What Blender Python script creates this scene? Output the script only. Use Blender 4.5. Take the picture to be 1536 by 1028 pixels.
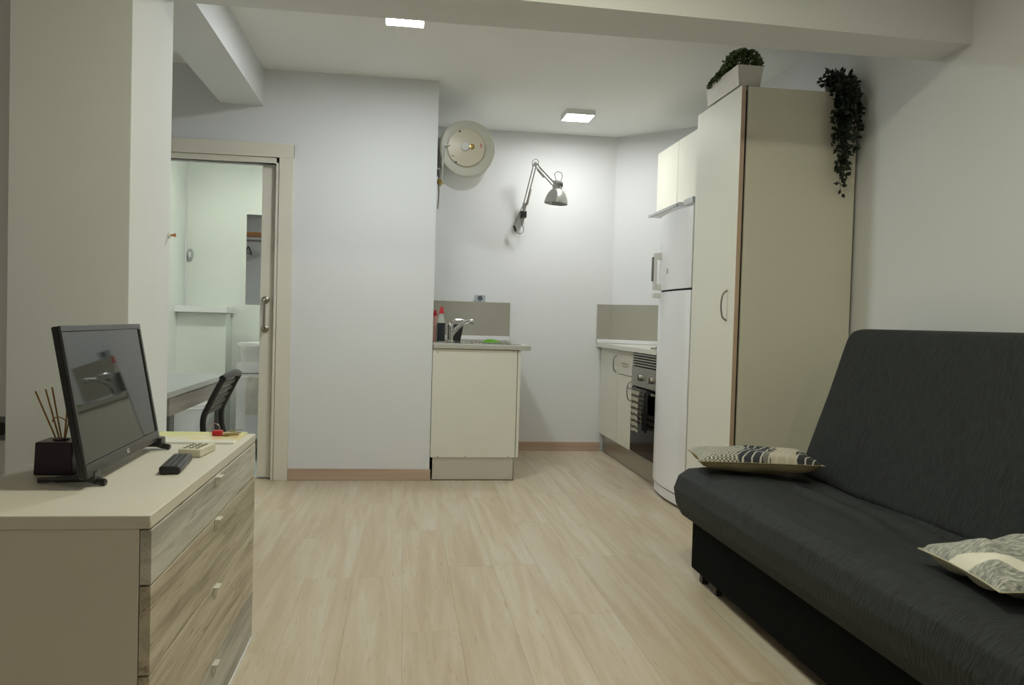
import bpy, bmesh, math, random
from mathutils import Vector, Matrix, noise

random.seed(7)
scene = bpy.context.scene
for o in list(bpy.data.objects):
    bpy.data.objects.remove(o)

# ------------------------------------------------------------------ camera
FPX = 1189.0
YAW, PITCH, ROLL = 0.13662, -0.02652, 0.0285
EYE = Vector((0.0, 0.0, 1.05))
_f = Vector((math.sin(YAW) * math.cos(PITCH), math.cos(YAW) * math.cos(PITCH), math.sin(PITCH)))
_r = Vector((math.cos(YAW), -math.sin(YAW), 0))
_u = _r.cross(_f)
_r2 = _r * math.cos(ROLL) + _u * math.sin(ROLL)
_u2 = -_r * math.sin(ROLL) + _u * math.cos(ROLL)
cd = bpy.data.cameras.new('camera')
cd.sensor_fit = 'HORIZONTAL'
cd.sensor_width = 36.0
cd.lens = FPX / 1536.0 * 36.0
cd.clip_start = 0.05
cam = bpy.data.objects.new('camera', cd)
scene.collection.objects.link(cam)
cam.matrix_world = Matrix(((_r2.x, _u2.x, -_f.x, EYE.x), (_r2.y, _u2.y, -_f.y, EYE.y), (_r2.z, _u2.z, -_f.z, EYE.z), (0, 0, 0, 1)))
scene.camera = cam

# ------------------------------------------------------------------ world, exposure, lamp strengths
w = bpy.data.worlds.new('world')
scene.world = w
w.use_nodes = True
w.node_tree.nodes['Background'].inputs[0].default_value = (0.8, 0.85, 0.9, 1)
w.node_tree.nodes['Background'].inputs[1].default_value = 0.02
vs = scene.view_settings
vs.view_transform = 'Standard'
vs.look = 'None'
vs.gamma = 1.0
vs.use_curve_mapping = False
vs.exposure = 0.0
KITCHEN_LAMP = (102.0, (0.99, 1.0, 0.955))
HALL_LAMP = (178.0, (0.95, 1.0, 1.0))
LIVING_LAMP = (206.0, (1.0, 0.995, 0.755))
REAR_LAMP = (82.0, (1.0, 0.88, 0.76))
BATH_LAMP = (125.0, (0.96, 1.0, 0.88))

# ------------------------------------------------------------------ helpers
COL = scene.collection
ORG = {}


def clampc(c):
    return (max(0, min(1, c[0])), max(0, min(1, c[1])), max(0, min(1, c[2])), 1)


def srgb(r, g, b):
    def f(v):
        v /= 255.0
        return v / 12.92 if v <= 0.04045 else ((v + 0.055) / 1.055) ** 2.4
    return (f(r), f(g), f(b))


MATS = {}


def mat(name, col, rough=0.5, metal=0.0, var=0.04, scale=8.0, bump=0.0, bscale=120.0, spec=0.5, stretch=(1, 1, 1), **kw):
    if name in MATS:
        return MATS[name]
    m = bpy.data.materials.new(name)
    m.use_nodes = True
    nt = m.node_tree
    b = nt.nodes['Principled BSDF']
    b.inputs['Roughness'].default_value = rough
    b.inputs['Metallic'].default_value = metal
    b.inputs['Specular IOR Level'].default_value = spec
    tc = nt.nodes.new('ShaderNodeTexCoord')
    mp = nt.nodes.new('ShaderNodeMapping')
    mp.inputs['Scale'].default_value = stretch
    nt.links.new(tc.outputs['Object'], mp.inputs['Vector'])
    nz = nt.nodes.new('ShaderNodeTexNoise')
    nz.inputs['Scale'].default_value = scale
    nz.inputs['Detail'].default_value = 4
    nt.links.new(mp.outputs[0], nz.inputs['Vector'])
    cr = nt.nodes.new('ShaderNodeValToRGB')
    cr.color_ramp.elements[0].position = 0.3
    cr.color_ramp.elements[1].position = 0.7
    cr.color_ramp.elements[0].color = clampc([c * (1 - var) for c in col])
    cr.color_ramp.elements[1].color = clampc([c * (1 + var) for c in col])
    nt.links.new(nz.outputs['Fac'], cr.inputs[0])
    nt.links.new(cr.outputs[0], b.inputs['Base Color'])
    if bump > 0:
        n2 = nt.nodes.new('ShaderNodeTexNoise')
        n2.inputs['Scale'].default_value = bscale
        n2.inputs['Detail'].default_value = 3
        nt.links.new(mp.outputs[0], n2.inputs['Vector'])
        bp = nt.nodes.new('ShaderNodeBump')
        bp.inputs['Strength'].default_value = bump
        bp.inputs['Distance'].default_value = 0.004
        nt.links.new(n2.outputs['Fac'], bp.inputs['Height'])
        nt.links.new(bp.outputs[0], b.inputs['Normal'])
    for k, v in kw.items():
        b.inputs[k.replace('_', ' ')].default_value = v
    MATS[name] = m
    return m


def emat(name, col, strength):
    if name in MATS:
        return MATS[name]
    m = bpy.data.materials.new(name)
    m.use_nodes = True
    b = m.node_tree.nodes['Principled BSDF']
    b.inputs['Base Color'].default_value = (0.9, 0.9, 0.9, 1)
    b.inputs['Emission Color'].default_value = (*col, 1)
    b.inputs['Emission Strength'].default_value = strength
    MATS[name] = m
    return m


def NB():
    b_ = bmesh.new()
    b_.faces.layers.int.new('flat')
    return b_


def box(bm, x0, x1, y0, y1, z0, z1, bev=0.0, seg=2, M=None):
    r = bmesh.ops.create_cube(bm, size=1.0)
    vv = r['verts']
    for v in vv:
        v.co = Vector(((x0 + x1) / 2 + v.co.x * (x1 - x0), (y0 + y1) / 2 + v.co.y * (y1 - y0), (z0 + z1) / 2 + v.co.z * (z1 - z0)))
    lay = bm.faces.layers.int['flat']
    for f in {f for v in vv for f in v.link_faces}:
        f[lay] = 1
    if bev > 0:
        ed = list({e for v in vv for e in v.link_edges})
        rr = bmesh.ops.bevel(bm, geom=ed, offset=bev, segments=seg, affect='EDGES', profile=0.5)
        for f in rr['faces']:
            f.normal_update()
            f[lay] = 1 if max(abs(f.normal.x), abs(f.normal.y), abs(f.normal.z)) > 0.9995 else 0
        vv = list({v for f in rr['faces'] for v in f.verts} | {v for v in vv if v.is_valid})
    if M is not None:
        for v in vv:
            v.co = M @ v.co
    return vv


def frame_from(d):
    d = d.normalized()
    a = Vector((0, 0, 1)) if abs(d.z) < 0.9 else Vector((1, 0, 0))
    x = d.cross(a).normalized()
    return x, d.cross(x).normalized()


def tube(bm, pts, rad, n=8, cap=True):
    pts = [Vector(p) for p in pts]
    k = len(pts)
    rads = rad if isinstance(rad, (list, tuple)) else [rad] * k
    t0 = (pts[1] - pts[0]).normalized()
    x, y = frame_from(t0)
    rings = []
    for i, p in enumerate(pts):
        if i == 0:
            t = pts[1] - pts[0]
        elif i == k - 1:
            t = pts[-1] - pts[-2]
        else:
            t = (pts[i + 1] - pts[i]).normalized() + (pts[i] - pts[i - 1]).normalized()
        t = t.normalized() if t.length > 1e-9 else t0
        x = (x - t * x.dot(t))
        x = x.normalized() if x.length > 1e-6 else frame_from(t)[0]
        y = t.cross(x).normalized()
        rings.append([bm.verts.new(p + (x * math.cos(2 * math.pi * j / n) + y * math.sin(2 * math.pi * j / n)) * rads[i]) for j in range(n)])
    for a, b in zip(rings, rings[1:]):
        for j in range(n):
            bm.faces.new((a[j], a[(j + 1) % n], b[(j + 1) % n], b[j]))
    if cap:
        bm.faces.new(rings[0][::-1])
        bm.faces.new(rings[-1])


def smooth_path(pts, sub=8):
    pts = [Vector(p) for p in pts]
    P = [pts[0]] + pts + [pts[-1]]
    out = []
    for i in range(1, len(P) - 2):
        for s in range(sub):
            t = s / sub
            a, b, c, d = P[i - 1], P[i], P[i + 1], P[i + 2]
            out.append(0.5 * ((2 * b) + (c - a) * t + (2 * a - 5 * b + 4 * c - d) * t * t + (3 * b - a - 3 * c + d) * t ** 3))
    out.append(pts[-1])
    return out


def lathe(bm, prof, origin=(0, 0, 0), axis=(0, 0, 1), n=32, capa=True, capb=True):
    o = Vector(origin)
    d = Vector(axis).normalized()
    x, y = frame_from(d)
    rings = []
    for r, h in prof:
        rings.append([bm.verts.new(o + d * h + (x * math.cos(2 * math.pi * j / n) + y * math.sin(2 * math.pi * j / n)) * max(r, 1e-5)) for j in range(n)])
    for a, b in zip(rings, rings[1:]):
        for j in range(n):
            bm.faces.new((a[j], a[(j + 1) % n], b[(j + 1) % n], b[j]))
    if capa:
        bm.faces.new(rings[0][::-1])
    if capb:
        bm.faces.new(rings[-1])


def sphere(bm, c, r, n=12, m=8, sc=(1, 1, 1)):
    rr = bmesh.ops.create_uvsphere(bm, u_segments=n, v_segments=m, radius=r)
    for v in rr['verts']:
        v.co = Vector((v.co.x * sc[0], v.co.y * sc[1], v.co.z * sc[2])) + Vector(c)


def prism(bm, poly, z0, z1):
    a = [bm.verts.new((x, y, z0)) for x, y in poly]
    b = [bm.verts.new((x, y, z1)) for x, y in poly]
    bm.faces.new(a[::-1])
    bm.faces.new(b)
    k = len(poly)
    for i in range(k):
        bm.faces.new((a[i], a[(i + 1) % k], b[(i + 1) % k], b[i]))


def offset_poly(poly, d):
    k = len(poly)
    out = []
    for i in range(k):
        p0, p1, p2 = Vector(poly[i - 1]), Vector(poly[i]), Vector(poly[(i + 1) % k])
        a, b = (p1 - p0), (p2 - p1)
        n1 = Vector((-a.y, a.x)).normalized()
        n2 = Vector((-b.y, b.x)).normalized()
        n = n1 + n2
        n = n / max(0.6, n.dot(n1)) if n.length > 1e-6 else n1
        out.append(p1 + n * d)
    return out


def smooth_poly(poly, it=2):
    for _ in range(it):
        o = []
        k = len(poly)
        for i in range(k):
            p, q = Vector(poly[i]), Vector(poly[(i + 1) % k])
            o += [p * 0.75 + q * 0.25, p * 0.25 + q * 0.75]
        poly = o
    return poly


def loft_y(bm, poly, y0, y1, r=0.05, nr=5, nmid=24, disp=None):
    """poly: counter-clockwise list of (x, z); swept along y with rounded ends"""
    secs = []
    for i in range(nr + 1):
        a = i / nr * math.pi / 2
        secs.append((y0 + r * (1 - math.sin(a)) if False else y0 + r * (1 - math.cos(a)), r * (1 - math.sin(a))))
    for i in range(1, nmid):
        secs.append((y0 + r + (y1 - y0 - 2 * r) * i / nmid, 0.0))
    for i in range(nr, -1, -1):
        a = i / nr * math.pi / 2
        secs.append((y1 - r * (1 - math.cos(a)), r * (1 - math.sin(a))))
    rings = []
    for y, ins in secs:
        pp = offset_poly(poly, ins) if ins > 1e-6 else poly
        ring = []
        for p in pp:
            co = Vector((p[0], y, p[1]))
            if disp:
                co = co + disp(co)
            ring.append(bm.verts.new(co))
        rings.append(ring)
    k = len(poly)
    for a, b in zip(rings, rings[1:]):
        for j in range(k):
            bm.faces.new((a[j], a[(j + 1) % k], b[(j + 1) % k], b[j]))
    bm.faces.new(rings[0])
    bm.faces.new(rings[-1][::-1])


def obj(name, bm, m, parent=None, sharp=35, xf=None):
    if xf is not None:
        bmesh.ops.transform(bm, matrix=xf, verts=bm.verts)
    org = ORG.get(parent.name, Vector((0, 0, 0))) if parent else None
    if parent is None:
        lo = Vector((min(v.co.x for v in bm.verts), min(v.co.y for v in bm.verts), min(v.co.z for v in bm.verts)))
        hi = Vector((max(v.co.x for v in bm.verts), max(v.co.y for v in bm.verts), max(v.co.z for v in bm.verts)))
        org = Vector(((lo.x + hi.x) / 2, (lo.y + hi.y) / 2, lo.z))
    bmesh.ops.translate(bm, vec=-org, verts=bm.verts)
    bmesh.ops.recalc_face_normals(bm, faces=bm.faces)
    me = bpy.data.meshes.new(name)
    bm.to_mesh(me)
    bm.free()
    flat = me.attributes.get('flat')
    fl = [0] * len(me.polygons)
    if flat is not None:
        flat.data.foreach_get('value', fl)
        me.attributes.remove(flat)
    me.set_sharp_from_angle(angle=math.radians(sharp))
    for p in me.polygons:
        p.use_smooth = not fl[p.index]
    me.materials.append(m)
    o = bpy.data.objects.new(name, me)
    COL.objects.link(o)
    if parent:
        o.parent = parent
    else:
        o.location = org
    ORG[o.name] = org
    return o


def tag(o, label=None, cat=None, group=None, kind=None):
    if label:
        o['label'] = label
    if cat:
        o['category'] = cat
    if group:
        o['group'] = group
    if kind:
        o['kind'] = kind
    return o


def thing(name, label, cat, loc, group=None, kind=None):
    o = bpy.data.objects.new(name, None)
    o.empty_display_size = 0.05
    COL.objects.link(o)
    o.location = loc
    ORG[o.name] = Vector(loc)
    return tag(o, label, cat, group, kind)


def struct(name, bm, m, label=None):
    o = obj(name, bm, m)
    o['kind'] = 'structure'
    if label:
        o['label'] = label
    return o


def sbox(name, m, *a, label=None, bev=0.0):
    bm = NB()
    box(bm, *a, bev=bev)
    return struct(name, bm, m, label)


def part(name, m, parent, *a, bev=0.002):
    bm = NB()
    box(bm, *a, bev=bev)
    return obj(name, bm, m, parent)


# ------------------------------------------------------------------ materials
WALL = mat('wall_paint', srgb(226, 228, 229), 0.75, var=0.012, scale=1.5, bump=0.06, bscale=220)
CEIL = mat('ceiling_paint', srgb(240, 241, 238), 0.8, var=0.012, scale=1.2, bump=0.05, bscale=200)
LAMINATE = mat('cream_laminate', srgb(227, 226, 213), 0.5, var=0.012, scale=2)
WHITE = mat('white_enamel', srgb(228, 229, 230), 0.3, var=0.01, scale=2)
WHITEM = mat('white_matt', srgb(226, 226, 222), 0.55, var=0.02, scale=4)
TRIMP = mat('door_trim_paint', srgb(225, 221, 206), 0.45, var=0.015, scale=5)
BLACK = mat('black_plastic', (0.012, 0.012, 0.013), 0.35, var=0.1, scale=30)
BLACKG = mat('black_gloss', (0.006, 0.006, 0.007), 0.12, var=0.1, scale=30, spec=0.12)
STEEL = mat('brushed_steel', (0.42, 0.41, 0.38), 0.34, 1.0, var=0.06, scale=6, stretch=(1, 1, 40))
CHROME = mat('chrome', (0.62, 0.62, 0.61), 0.14, 1.0, var=0.03)
NICKEL = mat('satin_nickel', (0.36, 0.34, 0.29), 0.32, 1.0, var=0.05)
GREYSPLASH = mat('grey_splash_panel', srgb(162, 159, 145), 0.45, var=0.04, scale=3)
DARK = mat('dark_gap', (0.015, 0.014, 0.013), 0.7)
BRASS = mat('brass', (0.5, 0.36, 0.14), 0.3, 1.0, var=0.1)
LAMPGREY = mat('lamp_silver', (0.40, 0.40, 0.38), 0.38, 0.75, var=0.05)


def wood(name, c0, c1, c2, axis='Y', scale=1.0, rough=0.42, rnd=True, streak=0.5, bump=0.12, vr=(0.93, 1.05), fleck=None):
    m = bpy.data.materials.new(name)
    m.use_nodes = True
    nt = m.node_tree
    N = nt.nodes
    L = nt.links
    b = N['Principled BSDF']
    b.inputs['Roughness'].default_value = rough
    tc = N.new('ShaderNodeTexCoord')
    oi = N.new('ShaderNodeObjectInfo')
    add = N.new('ShaderNodeVectorMath')
    add.operation = 'ADD'
    mul = N.new('ShaderNodeVectorMath')
    mul.operation = 'SCALE'
    comb = N.new('ShaderNodeCombineXYZ')
    L.new(oi.outputs['Random'], comb.inputs[0])
    L.new(oi.outputs['Random'], comb.inputs[1])
    L.new(oi.outputs['Random'], comb.inputs[2])
    L.new(comb.outputs[0], mul.inputs[0])
    mul.inputs['Scale'].default_value = 37.0
    L.new(tc.outputs['Object'], add.inputs[0])
    L.new(mul.outputs[0], add.inputs[1])
    mp = N.new('ShaderNodeMapping')
    s = {'X': (0.6, 9, 9), 'Y': (9, 0.6, 9), 'Z': (9, 9, 0.6)}[axis]
    mp.inputs['Scale'].default_value = [v * scale for v in s]
    L.new(add.outputs[0], mp.inputs[0])
    n1 = N.new('ShaderNodeTexNoise')
    n1.inputs['Scale'].default_value = 1.0
    n1.inputs['Detail'].default_value = 6
    n1.inputs['Distortion'].default_value = 1.2
    L.new(mp.outputs[0], n1.inputs['Vector'])
    mp2 = N.new('ShaderNodeMapping')
    s2 = {'X': (3, 90, 90), 'Y': (90, 3, 90), 'Z': (90, 90, 3)}[axis]
    mp2.inputs['Scale'].default_value = [v * scale for v in s2]
    L.new(add.outputs[0], mp2.inputs[0])
    n2 = N.new('ShaderNodeTexNoise')
    n2.inputs['Scale'].default_value = 1.0
    n2.inputs['Detail'].default_value = 3
    L.new(mp2.outputs[0], n2.inputs['Vector'])
    mixf = N.new('ShaderNodeMath')
    mixf.operation = 'MULTIPLY_ADD'
    L.new(n2.outputs['Fac'], mixf.inputs[0])
    mixf.inputs[1].default_value = 0.35 * streak
    L.new(n1.outputs['Fac'], mixf.inputs[2])
    sub = N.new('ShaderNodeMath')
    sub.operation = 'SUBTRACT'
    L.new(mixf.outputs[0], sub.inputs[0])
    sub.inputs[1].default_value = 0.175 * streak
    cr = N.new('ShaderNodeValToRGB')
    e = cr.color_ramp.elements
    e[0].position = 0.30
    e[0].color = (*c0, 1)
    e[1].position = 0.72
    e[1].color = (*c2, 1)
    q = e.new(0.5)
    q.color = (*c1, 1)
    L.new(sub.outputs[0], cr.inputs[0])
    hv = N.new('ShaderNodeHueSaturation')
    if rnd:
        mr = N.new('ShaderNodeMapRange')
        mr.inputs['To Min'].default_value = vr[0]
        mr.inputs['To Max'].default_value = vr[1]
        L.new(oi.outputs['Random'], mr.inputs[0])
        L.new(mr.outputs[0], hv.inputs['Value'])
    src = cr.outputs[0]
    if fleck:
        mp3 = N.new('ShaderNodeMapping')
        mp3.inputs['Scale'].default_value = (150, 9, 150)
        L.new(add.outputs[0], mp3.inputs[0])
        n3 = N.new('ShaderNodeTexNoise')
        n3.inputs['Scale'].default_value = 1.0
        n3.inputs['Detail'].default_value = 1
        L.new(mp3.outputs[0], n3.inputs['Vector'])
        r3 = N.new('ShaderNodeValToRGB')
        r3.color_ramp.elements[0].position = 0.64
        r3.color_ramp.elements[1].position = 0.78
        r3.color_ramp.elements[1].color = (0.8, 0.8, 0.8, 1)
        L.new(n3.outputs['Fac'], r3.inputs[0])
        mf = N.new('ShaderNodeMix')
        mf.data_type = 'RGBA'
        L.new(r3.outputs[0], mf.inputs['Factor'])
        L.new(cr.outputs[0], mf.inputs['A'])
        mf.inputs['B'].default_value = (*fleck, 1)
        src = mf.outputs['Result']
    L.new(src, hv.inputs['Color'])
    L.new(hv.outputs[0], b.inputs['Base Color'])
    bp = N.new('ShaderNodeBump')
    bp.inputs['Strength'].default_value = bump
    bp.inputs['Distance'].default_value = 0.002
    L.new(n2.outputs['Fac'], bp.inputs['Height'])
    L.new(bp.outputs[0], b.inputs['Normal'])
    MATS[name] = m
    return m


OAK = wood('oak_plank', srgb(181, 163, 137), srgb(193, 178, 153), srgb(200, 191, 174), 'Y', 1.5, 0.42, streak=0.6, vr=(0.968, 1.03), fleck=srgb(170, 152, 128))
WEATHERED = wood('weathered_beige_wood', srgb(156, 145, 125), srgb(194, 185, 165), srgb(212, 206, 190), 'Y', 1.7, 0.6, streak=1.0, fleck=srgb(120, 106, 86))
WEATHERED_GREY = wood('weathered_grey_wood', srgb(156, 154, 144), srgb(190, 188, 177), srgb(206, 205, 196), 'Y', 2.2, 0.6, streak=1.2, fleck=srgb(128, 126, 116))
SKIRT = wood('skirting_oak', srgb(182, 156, 136), srgb(194, 169, 149), srgb(204, 181, 161), 'X', 1.0, 0.45)
DESKWOOD = wood('desk_grey_wood', srgb(112, 110, 102), srgb(136, 133, 125), srgb(154, 150, 142), 'Y', 1.2, 0.5)

# ------------------------------------------------------------------ room shell
XR, XL = 2.205, -1.9
YD, YK, YF = 5.17, 6.38, -2.3
ZC = 2.585
BEND = (1.70, 6.38)
BENDR = (XR, 5.875)

bm = NB()
box(bm, XL - 0.1, XR + 0.1, YF - 0.1, YK + 0.1, -0.10, -0.012)
floor = struct('floor', bm, OAK, 'pale oak laminate floor of long planks')
PW, PL = 0.192, 1.285
cols = int(math.ceil((XR - XL) / PW))
cache = {}


def plank_mesh(wd, ln):
    key = (round(wd, 4), round(ln, 4))
    if key in cache:
        return cache[key]
    b2 = NB()
    box(b2, -wd / 2, wd / 2, -ln / 2, ln / 2, -0.012, 0.0, bev=0.0004, seg=1)
    me = bpy.data.meshes.new('plank')
    b2.to_mesh(me)
    b2.free()
    me.materials.append(OAK)
    cache[key] = me
    return me


for c in range(cols):
    x0 = XL + c * PW
    x1 = min(XR, x0 + PW)
    off = (c * 0.385 + 0.2 * (c % 3)) % PL
    y = YF - off
    while y < YK:
        a, b_ = max(y, YF), min(y + PL, YK)
        y += PL
        if b_ - a < 0.05:
            continue
        # no planks in the bathroom footprint
        if x1 <= 0.2 and a >= 5.22:
            continue
        if x1 <= 0.2 and b_ > 5.22:
            b_ = 5.22
        if b_ - a < 0.05:
            continue
        o = bpy.data.objects.new('plank', plank_mesh(x1 - x0 - 0.0003, b_ - a - 0.0003))
        COL.objects.link(o)
        o.parent = floor
        o.location = Vector(((x0 + x1) / 2, (a + b_) / 2, 0.0)) - ORG[floor.name]

sbox('ceiling', CEIL, XL - 0.1, XR + 0.1, YF - 0.1, YK + 0.1, ZC, ZC + 0.1, label='white painted ceiling')
sbox('wall_right', WALL, XR, XR + 0.1, YF, YK, 0, ZC, label='white wall behind the sofa')
sbox('wall_left', WALL, XL - 0.1, XL, YF, 5.28, 0, ZC)
sbox('wall_front', WALL, XL, XR, YF - 0.1, YF, 0, ZC)
sbox('wall_recess', WALL, XL, -1.235, 2.80, 2.88, 0, ZC)
sbox('wall_pillar', WALL, -1.235, -0.873, 2.68, 3.12, 0, ZC, label='broad white pillar behind the television', bev=0.003)
bm = NB()
prism(bm, [(-0.873, 2.80), (XR, 2.90), (XR, 3.11), (-0.873, 3.12)], 2.2, ZC)
struct('ceiling_beam', bm, WALL, 'white beam crossing the room under the ceiling')
sbox('ceiling_beam', WALL, -1.16, -0.903, 3.12, YD, 2.357, ZC, label='white beam running from the pillar to the door wall')
sbox('wall_kitchen', WALL, 0.19, XR, YK, YK + 0.1, 0, ZC, label='white kitchen wall with the swing arm lamp')
sbox('wall_kitchen_left', WALL, 0.11, 0.19, 5.28, YK, 0, ZC)
bm = NB()
prism(bm, [BEND, (BENDR[0], BENDR[1]), (XR, YK)], 0, ZC)
struct('wall_angled', bm, WALL, 'slanting white wall in the kitchen corner')

# door wall with a pocket for the sliding door
DX0, DX1, DZ = -1.54, -0.815, 2.0
bm = NB()
for ya, yb in ((YD, YD + 0.03), (YD + 0.08, YD + 0.11)):
    box(bm, XL, DX0, ya, yb, 0, ZC)
    box(bm, DX1, 0.19, ya, yb, 0, ZC)
    box(bm, DX0, DX1, ya, yb, DZ, ZC)
box(bm, 0.16, 0.19, YD + 0.03, YD + 0.08, 0, ZC)
box(bm, XL, DX0, YD + 0.03, YD + 0.08, 0, ZC)
struct('wall_back', bm, WALL, 'white wall holding the sliding door')

# door casing
t1 = thing('trim_1', 'cream painted casing around the bathroom doorway', None, (DX1, YD, 0), kind='structure')
part('casing_post', TRIMP, t1, -0.795, -0.707, 5.148, YD, 0, 2.122, bev=0.003)
part('casing_head', TRIMP, t1, -1.66, -0.707, 5.146, YD, 2.036, 2.124, bev=0.003)
part('casing_post', TRIMP, t1, -1.66, -1.565, 5.148, YD, 0, 2.122, bev=0.003)
part('jamb_lining', TRIMP, t1, -0.815, -0.797, 5.158, 5.20, 0, 2.035, bev=0.002)
part('head_lining', TRIMP, t1, -1.565, -0.797, 5.158, 5.20, 2.0, 2.035, bev=0.002)
part('jamb_lining', TRIMP, t1, -1.565, -1.54, 5.158, 5.20, 0, 2.035, bev=0.002)
# sliding door
d1 = thing('door_1', 'cream sliding door mostly pushed into the wall', None, (-0.5, 5.225, 0), kind='structure')
part('panel', TRIMP, d1, -0.905, -0.16, 5.206, 5.246, 0.012, 1.998, bev=0.002)
hd = NB()
tube(hd, smooth_path([(-0.872, 5.206, 1.142), (-0.872, 5.165, 1.138), (-0.872, 5.155, 1.10), (-0.872, 5.155, 1.00), (-0.872, 5.165, 0.962), (-0.872, 5.206, 0.958)], 5), 0.008, 10)
hh = obj('handle', hd, NICKEL, d1)
hh['label'] = 'satin nickel pull handle'
for z in (1.142, 0.958):
    b2 = NB()
    lathe(b2, [(0.024, 0), (0.024, 0.006), (0.017, 0.011), (0.006, 0.012)], (-0.872, 5.206, z), (0, -1, 0), 20)
    obj('rose', b2, NICKEL, hh)

# baseboards
sbox('baseboard_back', SKIRT, -0.707, 0.196, 5.150, YD, 0, 0.074, bev=0.003)
sbox('baseboard_kitchen', SKIRT, 0.765, 1.63, 6.362, YK, 0, 0.074, bev=0.003)
sbox('baseboard_right', SKIRT, XR - 0.018, XR, YF, 3.64, 0, 0.074, bev=0.003)
sbox('baseboard_pillar', SKIRT, -1.235, -0.857, 2.662, 2.68, 0, 0.074, bev=0.003)

# ------------------------------------------------------------------ ceiling lamps
def panel_light(x, y, s, label, lamp, key):
    t = thing('ceiling_light', label, 'ceiling light', (x, y, 2.545), 'square ceiling panel lights')
    fr = NB()
    ro_ = [[(-s, -s), (s, -s), (s, s), (-s, s)], [(-s + 0.006, -s + 0.006), (s - 0.006, -s + 0.006), (s - 0.006, s - 0.006), (-s + 0.006, s - 0.006)]]
    lv = [(0, ZC - 0.0005), (0, 2.5495), (1, 2.549), (1, 2.556)]
    rr_ = [[fr.verts.new((x + px, y + py, z)) for px, py in ro_[q]] for q, z in lv]
    for a_, b_ in zip(rr_, rr_[1:]):
        for j_ in range(4):
            fr.faces.new((a_[j_], a_[(j_ + 1) % 4], b_[(j_ + 1) % 4], b_[j_]))
    fr.faces.new(rr_[0])
    fr.faces.new(rr_[-1][::-1])
    obj('frame', fr, WHITEM, t)
    b2 = NB()
    box(b2, x - s + 0.007, x + s - 0.007, y - s + 0.007, y + s - 0.007, 2.5497, 2.5557)
    obj('diffuser', b2, emat('diffuser_' + key, lamp[1], lamp[0]), t)


panel_light(-0.03, 4.06, 0.1, 'small square lit ceiling light half hidden behind the beam', HALL_LAMP, 'hall')
panel_light(1.225, 5.72, 0.105, 'small square lit ceiling light above the kitchen floor', KITCHEN_LAMP, 'kitchen')
panel_light(0.45, 1.75, 0.1, 'square lit ceiling light over the living area', LIVING_LAMP, 'living')
panel_light(1.40, -0.40, 0.1, 'square lit ceiling light at the back of the living area', REAR_LAMP, 'rear')

# ------------------------------------------------------------------ bathroom
BL, BR, YB, BZ = -1.65, 0.11, 6.30, 2.42
TILE = mat('bath_tile_white', srgb(226, 231, 224), 0.3, var=0.02, scale=3)
BFLOOR = mat('bath_floor_tile', srgb(218, 224, 230), 0.3, var=0.04, scale=4)
sbox('wall_bathroom_left', TILE, BL - 0.25, BL, 5.281, YB, 0, BZ)
sbox('wall_bathroom_back', TILE, BL - 0.25, BR, YB, YB + 0.08, 0, BZ)
sbox('ceiling_bathroom', CEIL, BL - 0.25, BR, 5.281, YB, BZ, BZ + 0.08)
sbox('floor_bathroom', BFLOOR, BL - 0.25, BR, 5.225, YB, -0.012, 0.004)
sbox('wall_cistern', TILE, BL, -1.30, 6.10, YB, 0, 1.05, label='low boxed wall behind the toilet', bev=0.002)
sh = NB()
box(sh, BL, -1.285, 6.04, YB, 1.052, 1.098, bev=0.002)
tag(obj('shelf', sh, WHITE), 'thick white shelf on the low bathroom wall', 'shelf')

mi = thing('mirror', 'tall frameless mirror on the bathroom wall', 'mirror', (-1.05, YB, 1.127))
part('glass', mat('mirror_glass', (0.75, 0.77, 0.74), 0.02, 1.0, var=0.0), mi, -1.204, -0.80, YB - 0.006, YB - 0.001, 1.127, 1.81, bev=0.001)
part('backing', DARK, mi, -1.20, -0.804, YB - 0.001, YB - 0.0001, 1.13, 1.806, bev=0)

va = thing('vanity_unit', 'white bathroom vanity with drawer and towel rail', 'vanity', (-0.9, 6.0, 0))
part('body', WHITE, va, -1.163, -0.60, 5.82, YB - 0.002, 0.16, 0.70, bev=0.003)
part('door', WHITE, va, -1.160, -0.885, 5.802, 5.82, 0.165, 0.622, bev=0.003)
part('door', WHITE, va, -0.878, -0.603, 5.802, 5.82, 0.165, 0.622, bev=0.003)
part('drawer', WHITE, va, -1.160, -0.603, 5.802, 5.82, 0.632, 0.70, bev=0.003)
for x in (-1.14, -0.64):
    for y in (5.86, 6.25):
        b2 = NB()
        lathe(b2, [(0.016, 0.004), (0.018, 0.16)], (x, y, 0), (0, 0, 1), 12)
        obj('leg', b2, DARK, va)
b2 = NB()
tube(b2, smooth_path([(-1.15, 5.80, 0.603), (-1.15, 5.772, 0.603), (-1.14, 5.766, 0.603), (-0.70, 5.766, 0.603), (-0.69, 5.772, 0.603), (-0.69, 5.80, 0.603)], 4), 0.005, 8)
obj('towel_rail', b2, WHITE, va)
bs = thing('washbasin', 'white ceramic washbasin on the vanity', 'basin', (-0.9, 6.0, 0.70))
bm = NB()
prof = [(-1.15, 0.70), (-1.10, 0.70)]
rings = []
for k, (ins, z) in enumerate([(0.014, 0.701), (0.010, 0.735), (0.004, 0.80), (-0.014, 0.822), (-0.014, 0.842), (0.03, 0.842), (0.05, 0.80), (0.12, 0.76)]):
    x0, x1, y0, y1 = -1.165 + ins, -0.598 - ins, 5.795 + ins, YB - 0.004 - max(ins, 0)
    ring = []
    for i in range(32):
        a = 2 * math.pi * i / 32
        ca, sa = math.cos(a), math.sin(a)
        e = 0.35
        ring.append(bm.verts.new(((x0 + x1) / 2 + (x1 - x0) / 2 * math.copysign(abs(ca) ** e, ca), (y0 + y1) / 2 + (y1 - y0) / 2 * math.copysign(abs(sa) ** e, sa), z)))
    rings.append(ring)
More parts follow.
